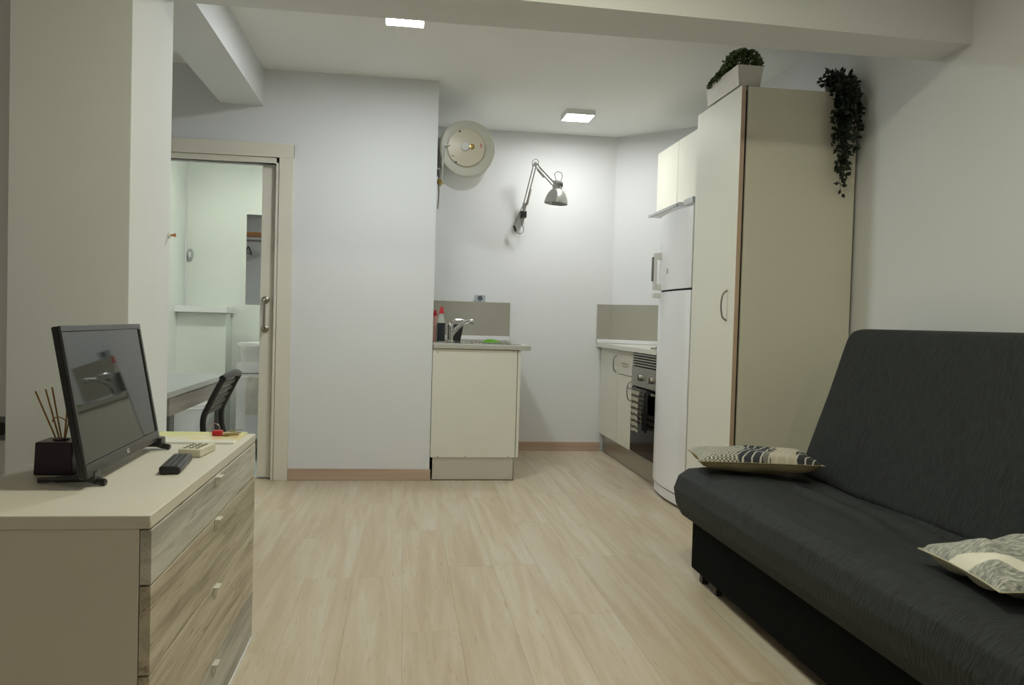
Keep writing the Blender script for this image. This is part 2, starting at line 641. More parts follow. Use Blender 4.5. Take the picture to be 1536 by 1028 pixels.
for a, b_ in zip(rings, rings[1:]):
    for j in range(32):
        bm.faces.new((a[j], a[(j + 1) % 32], b_[(j + 1) % 32], b_[j]))
bm.faces.new(rings[0][::-1])
bm.faces.new(rings[-1])
obj('bowl', bm, mat('ceramic', srgb(232, 234, 232), 0.12, var=0.01), bs)
b2 = NB()
box(b2, -1.06, -0.7, 6.23, YB - 0.002, 0.842, 0.872, bev=0.006)
obj('upstand', b2, MATS['ceramic'], bs)

# towel on the rail
bm = NB()
nx, nz = 14, 22
TX0, TX1 = -1.085, -0.93
grid = []
for k in range(nz + 1):
    t = k / nz
    row = []
    for i in range(nx + 1):
        s = i / nx
        x = TX0 + (TX1 - TX0) * s
        if t < 0.08:
            z = 0.611 + 0.004 * math.sin(t / 0.08 * math.pi)
            y = 5.772 - 0.02 * t / 0.08
        else:
            q = (t - 0.08) / 0.92
            z = 0.608 - q * 0.268
            y = 5.752 + 0.004 * math.sin(s * 9 + q * 5) + 0.003 * math.sin(q * 14)
        row.append(bm.verts.new((x + 0.002 * math.sin(t * 11), y, z)))
    grid.append(row)
for k in range(nz):
    for i in range(nx):
        bm.faces.new((grid[k][i], grid[k][i + 1], grid[k + 1][i + 1], grid[k + 1][i]))
bmesh.ops.solidify(bm, geom=list(bm.faces), thickness=0.007)
tag(obj('hand_towel', bm, mat('white_terry', srgb(238, 235, 226), 0.95, var=0.04, scale=60, bump=0.35, bscale=260)), 'white terry hand towel hanging from the vanity rail', 'towel')

# toilet
tl = thing('toilet', 'white toilet standing below the bathroom shelf', 'toilet', (-1.47, 5.85, 0))
bm = NB()
rings = []
for z, hw, y0, y1 in ((0.004, 0.10, 5.72, 6.098), (0.15, 0.10, 5.70, 6.098), (0.28, 0.135, 5.62, 6.098), (0.36, 0.175, 5.56, 6.098), (0.395, 0.18, 5.545, 6.098)):
    ring = []
    for i in range(28):
        a = 2 * math.pi * i / 28
        ca, sa = math.cos(a), math.sin(a)
        yy = (y0 + y1) / 2 + (y1 - y0) / 2 * (sa if sa < 0 else math.copysign(abs(sa) ** 0.35, sa))
        ring.append(bm.verts.new((-1.47 + hw * math.copysign(abs(ca) ** 0.75, ca), yy, z)))
    rings.append(ring)
for a, b_ in zip(rings, rings[1:]):
    for j in range(28):
        bm.faces.new((a[j], a[(j + 1) % 28], b_[(j + 1) % 28], b_[j]))
bm.faces.new(rings[0][::-1])
bm.faces.new(rings[-1])
obj('bowl', bm, MATS['ceramic'], tl)
for nm, z0, z1, g in (('seat', 0.397, 0.413, 0.0), ('lid', 0.415, 0.434, 0.004)):
    bm = NB()
    poly = []
    for i in range(32):
        a = 2 * math.pi * i / 32
        ca, sa = math.cos(a), math.sin(a)
        yy = 5.80 + (0.265 - g) * (sa if sa < 0 else math.copysign(abs(sa) ** 0.5, sa))
        poly.append((-1.47 + (0.187 - g) * math.copysign(abs(ca) ** 0.8, ca), yy))
    prism(bm, poly, z0, z1)
    obj(nm, bm, MATS['ceramic'], tl)
sw = thing('light_switch', 'small grey oval switch high on the bathroom wall', 'switch', (-1.60, YB, 1.44))
bm = NB()
lathe(bm, [(0.022, 0), (0.022, 0.012), (0.018, 0.018)], (0, 0, 0), (0, -1, 0), 24)
obj('plate', bm, mat('switch_grey', srgb(168, 174, 172), 0.4), sw, xf=Matrix.Translation((-1.612, YB, 1.485)) @ Matrix.Diagonal((1, 1, 2.2, 1)))
part('rocker', WHITEM, sw, -1.62, -1.604, YB - 0.022, YB - 0.017, 1.465, 1.505, bev=0.001)

# bathroom crystal lamp
bl = thing('ceiling_lamp', 'round lit bathroom lamp fringed with glass drops', 'lamp', (-1.02, 5.42, 2.06))
bm = NB()
lathe(bm, [(0.10, 0.0), (0.10, -0.25)], (-1.02, 5.42, BZ), (0, 0, 1), 32)
obj('drum', bm, CHROME, bl)
bm = NB()
lathe(bm, [(0.09, 2.155), (0.09, 2.1695)], (-1.02, 5.42, 0), (0, 0, 1), 32)
obj('bulb_disc', bm, emat('bath_emit', BATH_LAMP[1], BATH_LAMP[0]), bl)
GLASS = mat('clear_glass', (0.95, 0.97, 0.97), 0.03, var=0.0, Transmission_Weight=1.0, IOR=1.45)
for i in range(18):
    a = 2 * math.pi * i / 18
    bm = NB()
    lathe(bm, [(0.001, 2.058), (0.011, 2.078), (0.011, 2.093), (0.003, 2.12), (0.002, 2.17)], (-1.02 + 0.095 * math.cos(a), 5.42 + 0.095 * math.sin(a), 0), (0, 0, 1), 8)
    obj('glass_drop', bm, GLASS, bl)

sbox('trim_2', WHITE, BL + 0.001, BL + 0.012, YB - 0.012, YB - 0.001, 1.10, BZ, label='white corner strip in the bathroom')

# ------------------------------------------------------------------ nook behind the pillar: desk, chair, clothes rail
dk = thing('desk', 'grey desk in the nook behind the pillar', 'desk', (-1.2, 3.7, 0))
DTOP = mat('desk_top_grey', srgb(176, 180, 178), 0.28, var=0.02, scale=4)
part('desk_top', DTOP, dk, -1.60, -0.882, 3.16, 4.20, 0.718, 0.742, bev=0.002)
part('apron', DESKWOOD, dk, -0.905, -0.887, 3.20, 4.17, 0.645, 0.7175, bev=0.001)
part('apron', DESKWOOD, dk, -1.585, -1.567, 3.20, 4.17, 0.645, 0.7175, bev=0.001)
part('apron', DESKWOOD, dk, -1.566, -0.906, 4.152, 4.17, 0.645, 0.7175, bev=0.001)
DLEG = mat('desk_leg_grey', srgb(92, 95, 96), 0.5)
for x in (-0.925, -1.58):
    for y in (3.21, 4.11):
        part('leg', DLEG, dk, x, x + 0.038, y, y + 0.06, 0.0, 0.645 if x < -1 or True else 0.7, bev=0.002)

ch = thing('desk_chair', 'black slatted plastic chair pulled up to the grey desk', 'chair', (-0.95, 3.62, 0))
for y in (3.455, 3.79):
    b2 = NB()
    tube(b2, smooth_path([(-0.745, y, 0.772), (-0.765, y, 0.735), (-0.80, y, 0.66), (-0.82, y, 0.61), (-0.82, y, 0.55), (-0.80, y, 0.44), (-0.775, y, 0.22), (-0.755, y, 0.0)], 5), 0.0125, 10)
    obj('rear_leg', b2, BLACK, ch)
    b2 = NB()
    tube(b2, [(-1.14, y, 0.425), (-1.17, y, 0.0)], 0.0125, 10)
    obj('front_leg', b2, BLACK, ch)
b2 = NB()
tube(b2, smooth_path([(-0.747, 3.455, 0.774), (-0.738, 3.53, 0.784), (-0.734, 3.62, 0.788), (-0.738, 3.71, 0.784), (-0.747, 3.79, 0.774)], 5), 0.015, 10)
obj('top_rail', b2, BLACK, ch)
for k in range(5):
    q = k / 4
    z = 0.745 - 0.118 * q
    x = -0.762 - 0.055 * q
    b2 = NB()
    box(b2, -0.004, 0.004, 3.46, 3.785, -0.0115, 0.0115, bev=0.002, M=Matrix.Translation((x, 0, z)) @ Matrix.Rotation(0.42, 4, 'Y'))
    obj('back_slat', b2, BLACK, ch)
b2 = NB()
box(b2, -1.19, -0.79, 3.44, 3.805, 0.425, 0.447, bev=0.008, seg=3)
obj('seat', b2, BLACK, ch)

b2 = NB()
box(b2, -1.89, -1.30, 3.125, 3.50, 1.93, 1.955, bev=0.002)
tag(obj('wardrobe_shelf', b2, wood('orange_pine', srgb(170, 110, 50), srgb(196, 132, 66), srgb(210, 150, 84), 'X', 1.0)), 'pine shelf behind the pillar, seen only in the bathroom mirror', 'shelf')
b2 = NB()
tube(b2, [(-1.895, 3.36, 1.87), (-1.30, 3.36, 1.87)], 0.012, 12)
for x in (-1.87, -1.33):
    tube(b2, [(x, 3.36, 1.87), (x, 3.36, 1.929)], 0.006, 8)
tag(obj('clothes_rail', b2, STEEL), 'steel clothes rail under the pine shelf', 'rail')
hg = thing('clothes_hanger', 'dark clothes hanger on the steel rail', 'hanger', (-1.74, 3.36, 1.7))
b2 = NB()
tube(b2, smooth_path([(-1.74, 3.36, 1.80), (-1.74, 3.36, 1.84), (-1.74, 3.345, 1.855), (-1.74, 3.345, 1.875), (-1.74, 3.36, 1.884), (-1.74, 3.374, 1.875)], 5), 0.002, 6)
obj('hook', b2, STEEL, hg)
b2 = NB()
tube(b2, smooth_path([(-1.74, 3.17, 1.73), (-1.74, 3.27, 1.77), (-1.74, 3.36, 1.80), (-1.74, 3.45, 1.77), (-1.74, 3.55, 1.73)], 4), 0.009, 8)
tube(b2, [(-1.74, 3.18, 1.73), (-1.74, 3.54, 1.73)], 0.006, 8)
obj('shoulder_bar', b2, BLACK, hg)

# small hook on the pillar and socket in the recess
hk = thing('wall_hook', 'tiny white hook on the far edge of the pillar', 'hook', (-0.873, 3.10, 1.33))
b2 = NB()
lathe(b2, [(0.011, 0), (0.011, 0.006), (0.004, 0.009)], (-0.873, 3.10, 1.335), (1, 0, 0), 14)
obj('rose', b2, WHITEM, hk)
b2 = NB()
lathe(b2, [(0.004, 0), (0.004, 0.012), (0.007, 0.014), (0.007, 0.019)], (-0.866, 3.10, 1.335), (1, 0, 0), 12)
obj('peg', b2, mat('copper', (0.6, 0.25, 0.12), 0.35, 1.0), hk)
so = thing('wall_socket', 'dark grey double socket in the recess left of the pillar', 'socket', (-1.33, 2.80, 0.60))
part('plate', mat('socket_grey', srgb(96, 98, 100), 0.45), so, -1.40, -1.262, 2.79, 2.7995, 0.612, 0.69, bev=0.003)
for x in (-1.365, -1.297):
    b2 = NB()
    lathe(b2, [(0.021, 0.0), (0.021, 0.001), (0.018, 0.001)], (x, 2.79, 0.651), (0, -1, 0), 20)
    obj('outlet', b2, DARK, so)

# ------------------------------------------------------------------ sink side of the kitchen
SY0 = 5.150
sc_ = thing('sink_cabinet', 'cream sink base cabinet with plain end panel', 'cabinet', (0.47, 5.75, 0))
part('end_panel', LAMINATE, sc_, 0.193, 0.748, SY0 + 0.002, SY0 + 0.020, 0.152, 0.859, bev=0.0015)
part('body', LAMINATE, sc_, 0.206, 0.745, SY0 + 0.021, 6.36, 0.152, 0.859, bev=0.0015)
part('door', LAMINATE, sc_, 0.752, 0.771, SY0 + 0.004, 5.752, 0.156, 0.857, bev=0.002)
part('door', LAMINATE, sc_, 0.752, 0.771, 5.756, 6.355, 0.156, 0.857, bev=0.002)
for y in (5.70, 5.81):
    b2 = NB()
    tube(b2, smooth_path([(0.771, y, 0.81), (0.795, y, 0.79), (0.80, y, 0.76), (0.795, y, 0.73), (0.771, y, 0.71)], 4), 0.005, 8)
    obj('handle', b2, NICKEL, sc_)
for x, z in ((0.225, 0.837), (0.722, 0.852), (0.24, 0.158), (0.42, 0.158), (0.705, 0.158)):
    b2 = NB()
    lathe(b2, [(0.0035, 0), (0.003, 0.0012)], (x, SY0 + 0.002, z), (0, -1, 0), 10)
    obj('screw', b2, DARK, sc_)
kp = thing('plinth', 'brushed steel plinth under the sink cabinet', 'plinth', (0.47, 5.75, 0))
part('end_board', mat('plinth_aluminium', (0.66, 0.64, 0.58), 0.42, 0.55, var=0.04, scale=5, stretch=(1, 1, 30)), kp, 0.208, 0.738, SY0 + 0.012, SY0 + 0.028, 0.006, 0.150, bev=0.001)
part('front_board', STEEL, kp, 0.722, 0.738, SY0 + 0.029, 6.355, 0.002, 0.150, bev=0.001)
part('trim_strip', STEEL, kp, 0.739, 0.744, SY0 + 0.010, SY0 + 0.03, 0.002, 0.150, bev=0.001)
b2 = NB()
box(b2, 0.195, 0.834, SY0 - 0.012, 6.372, 0.862, 0.893, bev=0.004)
tag(obj('worktop', b2, mat('worktop_grey_edge', srgb(186, 184, 174), 0.35, var=0.05, scale=30)), 'pale grey worktop over the sink cabinet', 'worktop')
sp = thing('backsplash', 'grey backsplash panel behind the sink worktop', 'backsplash', (0.5, YK, 0.9))
part('panel', GREYSPLASH, sp, 0.195, 0.852, 6.366, 6.379, 0.895, 1.20, bev=0.001)
part('bottom_strip', WHITE, sp, 0.195, 0.852, 6.352, 6.3655, 0.895, 0.928, bev=0.003)
sk = thing('kitchen_sink', 'stainless inset sink with ribbed drainer', 'sink', (0.52, 5.6, 0.893))
bm = NB()
for a in ((0.27, 0.78, 5.22, 5.24), (0.27, 0.78, 5.98, 6.0), (0.27, 0.29, 5.24, 5.98), (0.76, 0.78, 5.24, 5.98), (0.29, 0.76, 5.24, 5.55)):
    box(bm, *a, 0.8935, 0.8985, bev=0.001)
obj('rim', bm, CHROME, sk)
bm = NB()
box(bm, 0.295, 0.755, 5.56, 5.975, 0.8937, 0.8952, bev=0.0005)
obj('bowl', bm, STEEL, sk)
for k in range(9):
    x = 0.47 + k * 0.03
    bm = NB()
    tube(bm, [(x, 5.25, 0.8995), (x, 5.53, 0.8995)], 0.0045, 8)
    obj('drainer_rib', bm, CHROME, sk)
ws = thing('wall_socket', 'silver grey socket just above the sink backsplash', 'socket', (0.605, YK, 1.2))
part('plate', mat('socket_silver', srgb(176, 184, 190), 0.35), ws, 0.562, 0.648, 6.366, 6.379, 1.202, 1.256, bev=0.003)
b2 = NB()
lathe(b2, [(0.021, 0), (0.021, 0.002), (0.017, 0.0025), (0.015, 0.0005)], (0.605, 6.366, 1.230), (0, -1, 0), 24)
obj('outlet', b2, mat('socket_dark', srgb(90, 98, 106), 0.4), ws)

# faucet
fa = thing('faucet', 'chrome mixer tap with swung spout', 'tap', (0.315, 5.42, 0.899))
b2 = NB()
lathe(b2, [(0.028, 0), (0.028, 0.008), (0.022, 0.014), (0.022, 0.10), (0.024, 0.115), (0.018, 0.13)], (0.315, 5.42, 0.8985), (0, 0, 1), 20)
obj('body', b2, CHROME, fa)
b2 = NB()
tube(b2, smooth_path([(0.315, 5.42, 0.93), (0.35, 5.41, 0.98), (0.40, 5.40, 1.025), (0.44, 5.395, 1.045), (0.462, 5.39, 1.045), (0.464, 5.39, 1.022)], 6), [0.016] * 8 + [0.013] * 23, 12)
obj('spout', b2, CHROME, fa)
b2 = NB()
tube(b2, smooth_path([(0.315, 5.42, 1.028), (0.345, 5.415, 1.048), (0.385, 5.41, 1.052), (0.41, 5.405, 1.046)], 5), 0.006, 8)
obj('lever', b2, CHROME, fa)


def bottle(x, y, s, body_mat, cap_mat, label, liquid=None):
    t = thing('bottle', label, 'bottle', (x, y, 0.899 if s > 0.9 else 0.894))
    z0 = 0.8945
    b2 = NB()
    lathe(b2, [(0.024 * s, 0), (0.028 * s, 0.006), (0.028 * s, 0.12 * s), (0.026 * s, 0.15 * s), (0.014 * s, 0.19 * s), (0.012 * s, 0.2 * s)], (x, y, z0), (0, 0, 1), 20)
    obj('body', b2, body_mat, t)
    if liquid:
        b2 = NB()
        lathe(b2, [(0.0285 * s, 0.01), (0.029 * s, 0.02), (0.029 * s, 0.13 * s), (0.0285 * s, 0.135 * s)], (x, y, z0), (0, 0, 1), 20)
        obj('label_wrap', b2, liquid, t)
    b2 = NB()
    lathe(b2, [(0.017 * s, 0.2 * s), (0.017 * s, 0.215 * s), (0.012 * s, 0.225 * s), (0.009 * s, 0.243 * s), (0.006 * s, 0.245 * s)], (x, y, z0), (0, 0, 1), 16)
    obj('cap', b2, cap_mat, t)


RED = mat('red_plastic', (0.5, 0.012, 0.02), 0.35, var=0.05)
bottle(0.252, 5.36, 0.98, mat('bottle_clear', srgb(176, 178, 166), 0.15, var=0.02), RED, 'clear detergent bottle with red cap and dark wrap beside the tap', mat('bottle_dark', (0.012, 0.018, 0.02), 0.25))
bottle(0.216, 5.50, 0.9, mat('bottle_pink', srgb(196, 150, 140), 0.25, var=0.02), RED, 'pinkish bottle with red top half hidden by the wall corner')
cy = thing('sink_caddy', 'black tapered sponge caddy behind the tap', 'caddy', (0.372, 5.55, 0.895))
bm = NB()
M_ = Matrix.Translation((0.372, 5.62, 0.9))
vv = box(bm, -0.036, 0.036, -0.03, 0.03, 0, 0.12, bev=0.003)
for v in vv:
    k = v.co.z / 0.12
    v.co.x = v.co.x * (0.8 + 0.22 * k) + 0.012 * k
bmesh.ops.transform(bm, matrix=M_, verts=bm.verts)
obj('body', bm, BLACK, cy)
for sx in (-0.02, 0.0, 0.02):
    bm = NB()
    lathe(bm, [(0.005, 0.8955), (0.005, 0.9005)], (0.372 + sx, 5.60, 0), (0, 0, 1), 8)
    obj('foot', bm, BLACK, cy)
# green cloth
bm = NB()
G = 14
vs_ = [[bm.verts.new((0.53 + 0.118 * i / G, 5.30 + 0.085 * j / G, 0.907 + 0.018 * math.sin(3.14 * i / G) * math.sin(3.14 * j / G) + 0.005 * noise.noise(Vector((i * 0.5, j * 0.5, 1.3))))) for j in range(G + 1)] for i in range(G + 1)]
for i in range(G):
    for j in range(G):
        bm.faces.new((vs_[i][j], vs_[i + 1][j], vs_[i + 1][j + 1], vs_[i][j + 1]))
bmesh.ops.solidify(bm, geom=list(bm.faces), thickness=0.006)
tag(obj('cleaning_cloth', bm, mat('lime_cloth', srgb(120, 200, 40), 0.9, var=0.15, scale=40, bump=0.4, bscale=300)), 'folded lime green cleaning cloth on the sink drainer', 'cloth')

# ------------------------------------------------------------------ water heater
wh = thing('water_heater', 'round white electric water heater end-on beside the kitchen wall', 'water heater', (0.395, 5.75, 2.01))
CREAM = mat('heater_cream', srgb(214, 208, 186), 0.35, var=0.02, scale=6)
HG = mat('heater_rim', srgb(206, 206, 192), 0.3, var=0.02, scale=6)
HC = (0.397, 2.207)
b2 = NB()
lathe(b2, [(0.12, 0.03), (0.188, 0.026), (0.1895, 0.03), (0.1895, 0.60), (0.17, 0.63), (0.1, 0.64)], (HC[0], 5.36, HC[1]), (0, 1, 0), 56)
obj('tank', b2, WHITEM, wh)
b2 = NB()
lathe(b2, [(0.12, 0.010), (0.17, 0.0), (0.186, 0.006), (0.1905, 0.025), (0.12, 0.0255)], (HC[0], 5.36, HC[1]), (0, 1, 0), 56)
obj('end_cap', b2, HG, wh)
b2 = NB()
lathe(b2, [(0.13, 0.0), (0.13, 0.012), (0.124, 0.024), (0.05, 0.036), (0.01, 0.037)], (HC[0] - 0.008, 5.372, HC[1] + 0.002), (0, -1, 0), 48)
fc = obj('front_cover', b2, CREAM, wh)
b2 = NB()
lathe(b2, [(0.030, 0), (0.030, 0.010), (0.024, 0.016), (0.01, 0.017)], (HC[0] - 0.018, 5.337, HC[1] + 0.004), (0, -1, 0), 24)
dl = obj('dial', b2, WHITEM, fc)
b2 = NB()
lathe(b2, [(0.018, 0), (0.018, 0.007), (0.01, 0.009)], (HC[0] + 0.028, 5.338, HC[1] + 0.006), (0, -1, 0), 20)
obj('knob', b2, BRASS, fc)
for dx, dz in ((-0.055, 0.105), (-0.075, -0.10)):
    b2 = NB()
    lathe(b2, [(0.006, 0), (0.006, 0.003)], (HC[0] + dx, 5.346, HC[1] + dz), (0, -1, 0), 12)
    obj('screw', b2, DARK, fc)
b2 = NB()
box(b2, HC[0] - 0.108, HC[0] - 0.07, 5.344, 5.35, HC[1] - 0.063, HC[1] - 0.055, bev=0.001, M=None)
obj('badge', b2, mat('badge_grey', srgb(150, 152, 140), 0.4), fc)
b2 = NB()
box(b2, HC[0] + 0.085, HC[0] + 0.096, 5.3415, 5.3455, HC[1] + 0.005, HC[1] + 0.032, bev=0.001)
obj('indicator', b2, mat('pale_red', srgb(214, 140, 130), 0.4), fc)
b2 = NB()
tube(b2, smooth_path([(0.30, 5.355, 2.215), (0.255, 5.345, 2.215), (0.235, 5.345, 2.20), (0.235, 5.35, 2.12), (0.232, 5.40, 2.02), (0.225, 5.42, 1.95)], 5), 0.007, 8)
obj('pipe', b2, WHITEM, wh)
b2 = NB()
tube(b2, smooth_path([(0.215, 5.43, 2.06), (0.213, 5.43, 1.98), (0.216, 5.43, 1.90), (0.21, 5.43, 1.80)], 4), 0.005, 8)
obj('pipe', b2, STEEL, wh)
b2 = NB()
lathe(b2, [(0.012, -0.02), (0.015, -0.018), (0.015, 0.01), (0.01, 0.02)], (0.216, 5.40, 1.98), (0, 0, 1), 12)
box(b2, 0.222, 0.245, 5.39, 5.41, 1.963, 1.972, bev=0.001)
obj('valve', b2, BRASS, wh)
for ya in (5.55, 5.85):
    part('wall_bracket', STEEL, wh, 0.1905, 0.23, ya, ya + 0.05, 2.10, 2.31, bev=0.002)

# ------------------------------------------------------------------ swing arm lamp
def swing(v):
    """the lamp was measured in the plane y = 6.2; its arms really come forward from the wall"""
    if v.co.y > 6.3:
        return
    t = max(0.0, min(1.0, (v.co.z - 1.95) / 0.33)) if v.co.x < 1.0 else 1.0
    if v.co.x < 1.0:
        yn = 6.30 - 0.18 * t
    else:
        yn = 6.12 - 0.30 * max(0.0, min(1.0, (v.co.x - 1.0) / 0.16))
    k = (yn) / 6.2
    dy = v.co.y - 6.2
    v.co = Vector((v.co.x * k, yn + dy, 1.05 + (v.co.z - 1.05) * k))


def lobj(name, bm_, m_, parent):
    if name not in ('wall_plate', 'clamp'):
        for v in bm_.verts:
            swing(v)
    return obj(name, bm_, m_, parent)


al = thing('swing_arm_lamp', 'silver swing arm lamp on the kitchen wall', 'lamp', (0.913, YK, 1.87))
YA = 6.20
b2 = NB()
box(b2, 0.912, 0.948, 6.355, 6.379, 1.85, 1.95, bev=0.003)
lobj('wall_plate', b2, WHITEM, al)
b2 = NB()
box(b2, 0.905, 0.952, 6.27, 6.354, 1.882, 1.934, bev=0.004)
lobj('clamp', b2, BLACK, al)
L0, EL, HE = Vector((0.918, YA, 1.92)), Vector((0.996, YA, 2.295)), Vector((1.150, YA, 2.140))
for side in (-0.011, 0.011):
    n1 = Vector((0.98, 0, -0.2)) * side
    b2 = NB()
    tube(b2, [L0 + n1 + Vector((0, 0, 0.03)), EL + n1], 0.0048, 8)
    lobj('lower_arm', b2, LAMPGREY, al)
    n2 = Vector((0.7, 0, 0.7)) * side
    b2 = NB()
    tube(b2, [EL + n2, HE + n2], 0.0048, 8)
    lobj('upper_arm', b2, LAMPGREY, al)


def spring(bm, a, b_, r, turns, wr):
    a, b_ = Vector(a), Vector(b_)
    x, y = frame_from(b_ - a)
    pts = []
    n = turns * 7
    for i in range(n + 1):
        t = i / n
        an = 2 * math.pi * turns * t
        pts.append(a + (b_ - a) * t + x * math.cos(an) * r + y * math.sin(an) * r)
    tube(bm, pts, wr, 5)


b2 = NB()
spring(b2, L0 + Vector((0.018, -0.012, 0.045)), L0 + Vector((0.048, -0.012, 0.175)), 0.009, 18, 0.0026)
lobj('spring', b2, mat('spring_tan', (0.42, 0.37, 0.30), 0.4, 0.6), al)
b2 = NB()
spring(b2, EL + Vector((0.018, -0.012, -0.045)), EL + Vector((0.072, -0.012, -0.105)), 0.007, 10, 0.0024)
lobj('spring', b2, LAMPGREY, al)
b2 = NB()
box(b2, L0.x - 0.013, L0.x + 0.013, YA - 0.012, YA + 0.012, 1.915, 1.985, bev=0.002)
lobj('lower_joint', b2, LAMPGREY, al)
b2 = NB()
lathe(b2, [(0.013, -0.014), (0.013, 0.014)], EL, (0, 1, 0), 16)
lobj('elbow_joint', b2, LAMPGREY, al)
# head
hx, hz = 1.196, 2.09
b2 = NB()
prof = [(0.030, 0.0), (0.036, -0.004), (0.038, -0.02), (0.038, -0.062), (0.036, -0.068)]
lathe(b2, prof, (hx - 0.012, YA, 2.172), (0.08, 0, 1), 28)
hdv = lobj('head_cap', b2, LAMPGREY, al)
for k in range(9):
    a = math.radians(-150 + k * 15)
    b2 = NB()
    cx, cyy = hx - 0.012 + 0.0375 * math.cos(a), YA + 0.0375 * math.sin(a)
    box(b2, -0.0022, 0.0022, -0.002, 0.002, -0.014, 0.014, bev=0.0, M=Matrix.Translation((cx, cyy, 2.138)) @ Matrix.Rotation(a + math.pi / 2, 4, 'Z'))
    lobj('vent_slot', b2, DARK, hdv)
b2 = NB()
outer = [(0.036, 0.0), (0.052, -0.012), (0.070, -0.036), (0.083, -0.066), (0.0915, -0.098), (0.0935, -0.115)]
inner = [(r - 0.002, h) for r, h in outer[::-1]]
lathe(b2, outer + inner, (hx - 0.016, YA, 2.107), (0.08, 0.0, 1), 40, capa=False, capb=True)
lobj('shade', b2, LAMPGREY, al)
b2 = NB()
sphere(b2, (hx - 0.02, YA, 2.04), 0.028, 16, 10)
lobj('bulb', b2, WHITEM, al)
b2 = NB()
box(b2, 1.146, 1.166, YA - 0.012, YA + 0.012, 2.108, 2.162, bev=0.003)
lobj('head_joint', b2, BLACK, al)
b2 = NB()
tube(b2, smooth_path([(1.17, YA, 2.176), (1.155, YA - 0.02, 2.20), (1.148, YA - 0.03, 2.218), (1.17, YA - 0.03, 2.238), (1.2, YA - 0.03, 2.232), (1.212, YA - 0.02, 2.205), (1.203, YA, 2.17)], 6), 0.0024, 6)
tube(b2, smooth_path([EL + Vector((-0.02, 0, -0.02)), EL + Vector((-0.024, -0.01, 0.015)), EL + Vector((0.0, -0.015, 0.034)), EL + Vector((0.024, -0.01, 0.02)), EL + Vector((0.03, 0, -0.02)), HE + Vector((-0.06, -0.01, 0.07)), HE + Vector((0.0, -0.01, 0.02))], 6), 0.0024, 6)
tube(b2, smooth_path([(0.905, YA, 1.96), (0.88, YA, 1.90), (0.855, YA, 1.84), (0.846, YA, 1.80), (0.85, YA, 1.775), (0.875, YA, 1.745), (0.905, YA, 1.748), (0.922, YA + 0.02, 1.78), (0.912, YA + 0.06, 1.83), (0.915, YA + 0.13, 1.86)], 6), 0.0028, 6)
lobj('cable', b2, mat('cable_grey', (0.06, 0.06, 0.06), 0.5), al)
b2 = NB()
tube(b2, [(0.842, YA, 1.805), (0.849, YA, 1.785), (0.858, YA, 1.76)], [0.008, 0.010, 0.008], 10)
lobj('cord_switch', b2, BLACK, al)

# ------------------------------------------------------------------ cooker side of the kitchen
XF = 1.62


def bow_handle(parent, x, y, z0, z1, d=0.028, m=None):
    b3 = NB()
    zm = (z0 + z1) / 2
    tube(b3, smooth_path([(x, y, z1), (x - d * 0.75, y, z1 - (z1 - z0) * 0.14), (x - d, y, zm), (x - d * 0.75, y, z0 + (z1 - z0) * 0.14), (x, y, z0)], 6), 0.0048, 8)
    h = obj('handle', b3, m or NICKEL, parent)
    return h


c1 = thing('base_cabinet', 'cream corner base cabinet with bowed steel handle', 'cabinet', (1.66, 6.1, 0))
bm = NB()
prism(bm, [(1.645, 5.832), (2.15, 5.832), (2.15, 5.90), (1.68, 6.37), (1.645, 6.37)], 0.152, 0.858)
obj('body', bm, LAMINATE, c1)
dd = part('door', LAMINATE, c1, XF, 1.644, 5.836, 6.368, 0.154, 0.857, bev=0.002)
bow_handle(dd, XF, 5.885, 0.685, 0.815, 0.026)
c2 = thing('base_cabinet', 'narrow cream base cabinet with drawer beside the oven', 'cabinet', (1.66, 5.63, 0))
part('body', LAMINATE, c2, 1.645, 2.15, 5.446, 5.830, 0.152, 0.858, bev=0.001)
dr = part('drawer', LAMINATE, c2, XF, 1.644, 5.449, 5.829, 0.682, 0.857, bev=0.002)
b2 = NB()
tube(b2, smooth_path([(XF, 5.70, 0.766), (XF - 0.02, 5.68, 0.766), (XF - 0.024, 5.63, 0.766), (XF - 0.02, 5.58, 0.766), (XF, 5.56, 0.766)], 5), 0.0045, 8)
obj('handle', b2, NICKEL, dr)
dd = part('door', LAMINATE, c2, XF, 1.644, 5.449, 5.829, 0.154, 0.676, bev=0.002)
bow_handle(dd, XF, 5.478, 0.505, 0.645, 0.03)

ov = thing('oven', 'stainless built-in oven with black glass door', 'oven', (1.66, 5.14, 0.15))
OY0, OY1 = 4.846, 5.444
part('body', DARK, ov, 1.646, 2.15, OY0, OY1, 0.153, 0.858, bev=0.001)
part('door', BLACKG, ov, 1.612, 1.645, OY0 + 0.002, OY1 - 0.002, 0.165, 0.618, bev=0.002)
part('trim_strip', STEEL, ov, 1.614, 1.645, OY0 + 0.002, OY1 - 0.002, 0.154, 0.163, bev=0.001)
cp = part('control_panel', STEEL, ov, 1.610, 1.645, OY0 + 0.002, OY1 - 0.002, 0.626, 0.762, bev=0.002)
for y in (5.21, 4.965):
    b2 = NB()
    lathe(b2, [(0.021, 0), (0.020, 0.010), (0.016, 0.020), (0.008, 0.021)], (1.610, y, 0.690), (-1, 0, 0), 20)
    box(b2, 1.582, 1.592, y - 0.004, y + 0.004, 0.672, 0.712, bev=0.001)
    obj('knob', b2, NICKEL, cp)
part('vent_backing', DARK, ov, 1.632, 1.645, OY0 + 0.002, OY1 - 0.002, 0.764, 0.857, bev=0)
for k in range(5):
    z = 0.770 + k * 0.018
    b2 = NB()
    box(b2, 1.612, 1.631, OY0 + 0.004, OY1 - 0.004, z, z + 0.0105, bev=0.001)
    obj('vent_slat', b2, STEEL, ov)
b2 = NB()
tube(b2, [(1.578, OY0 + 0.006, 0.607), (1.578, 5.385, 0.607)], 0.0085, 12)
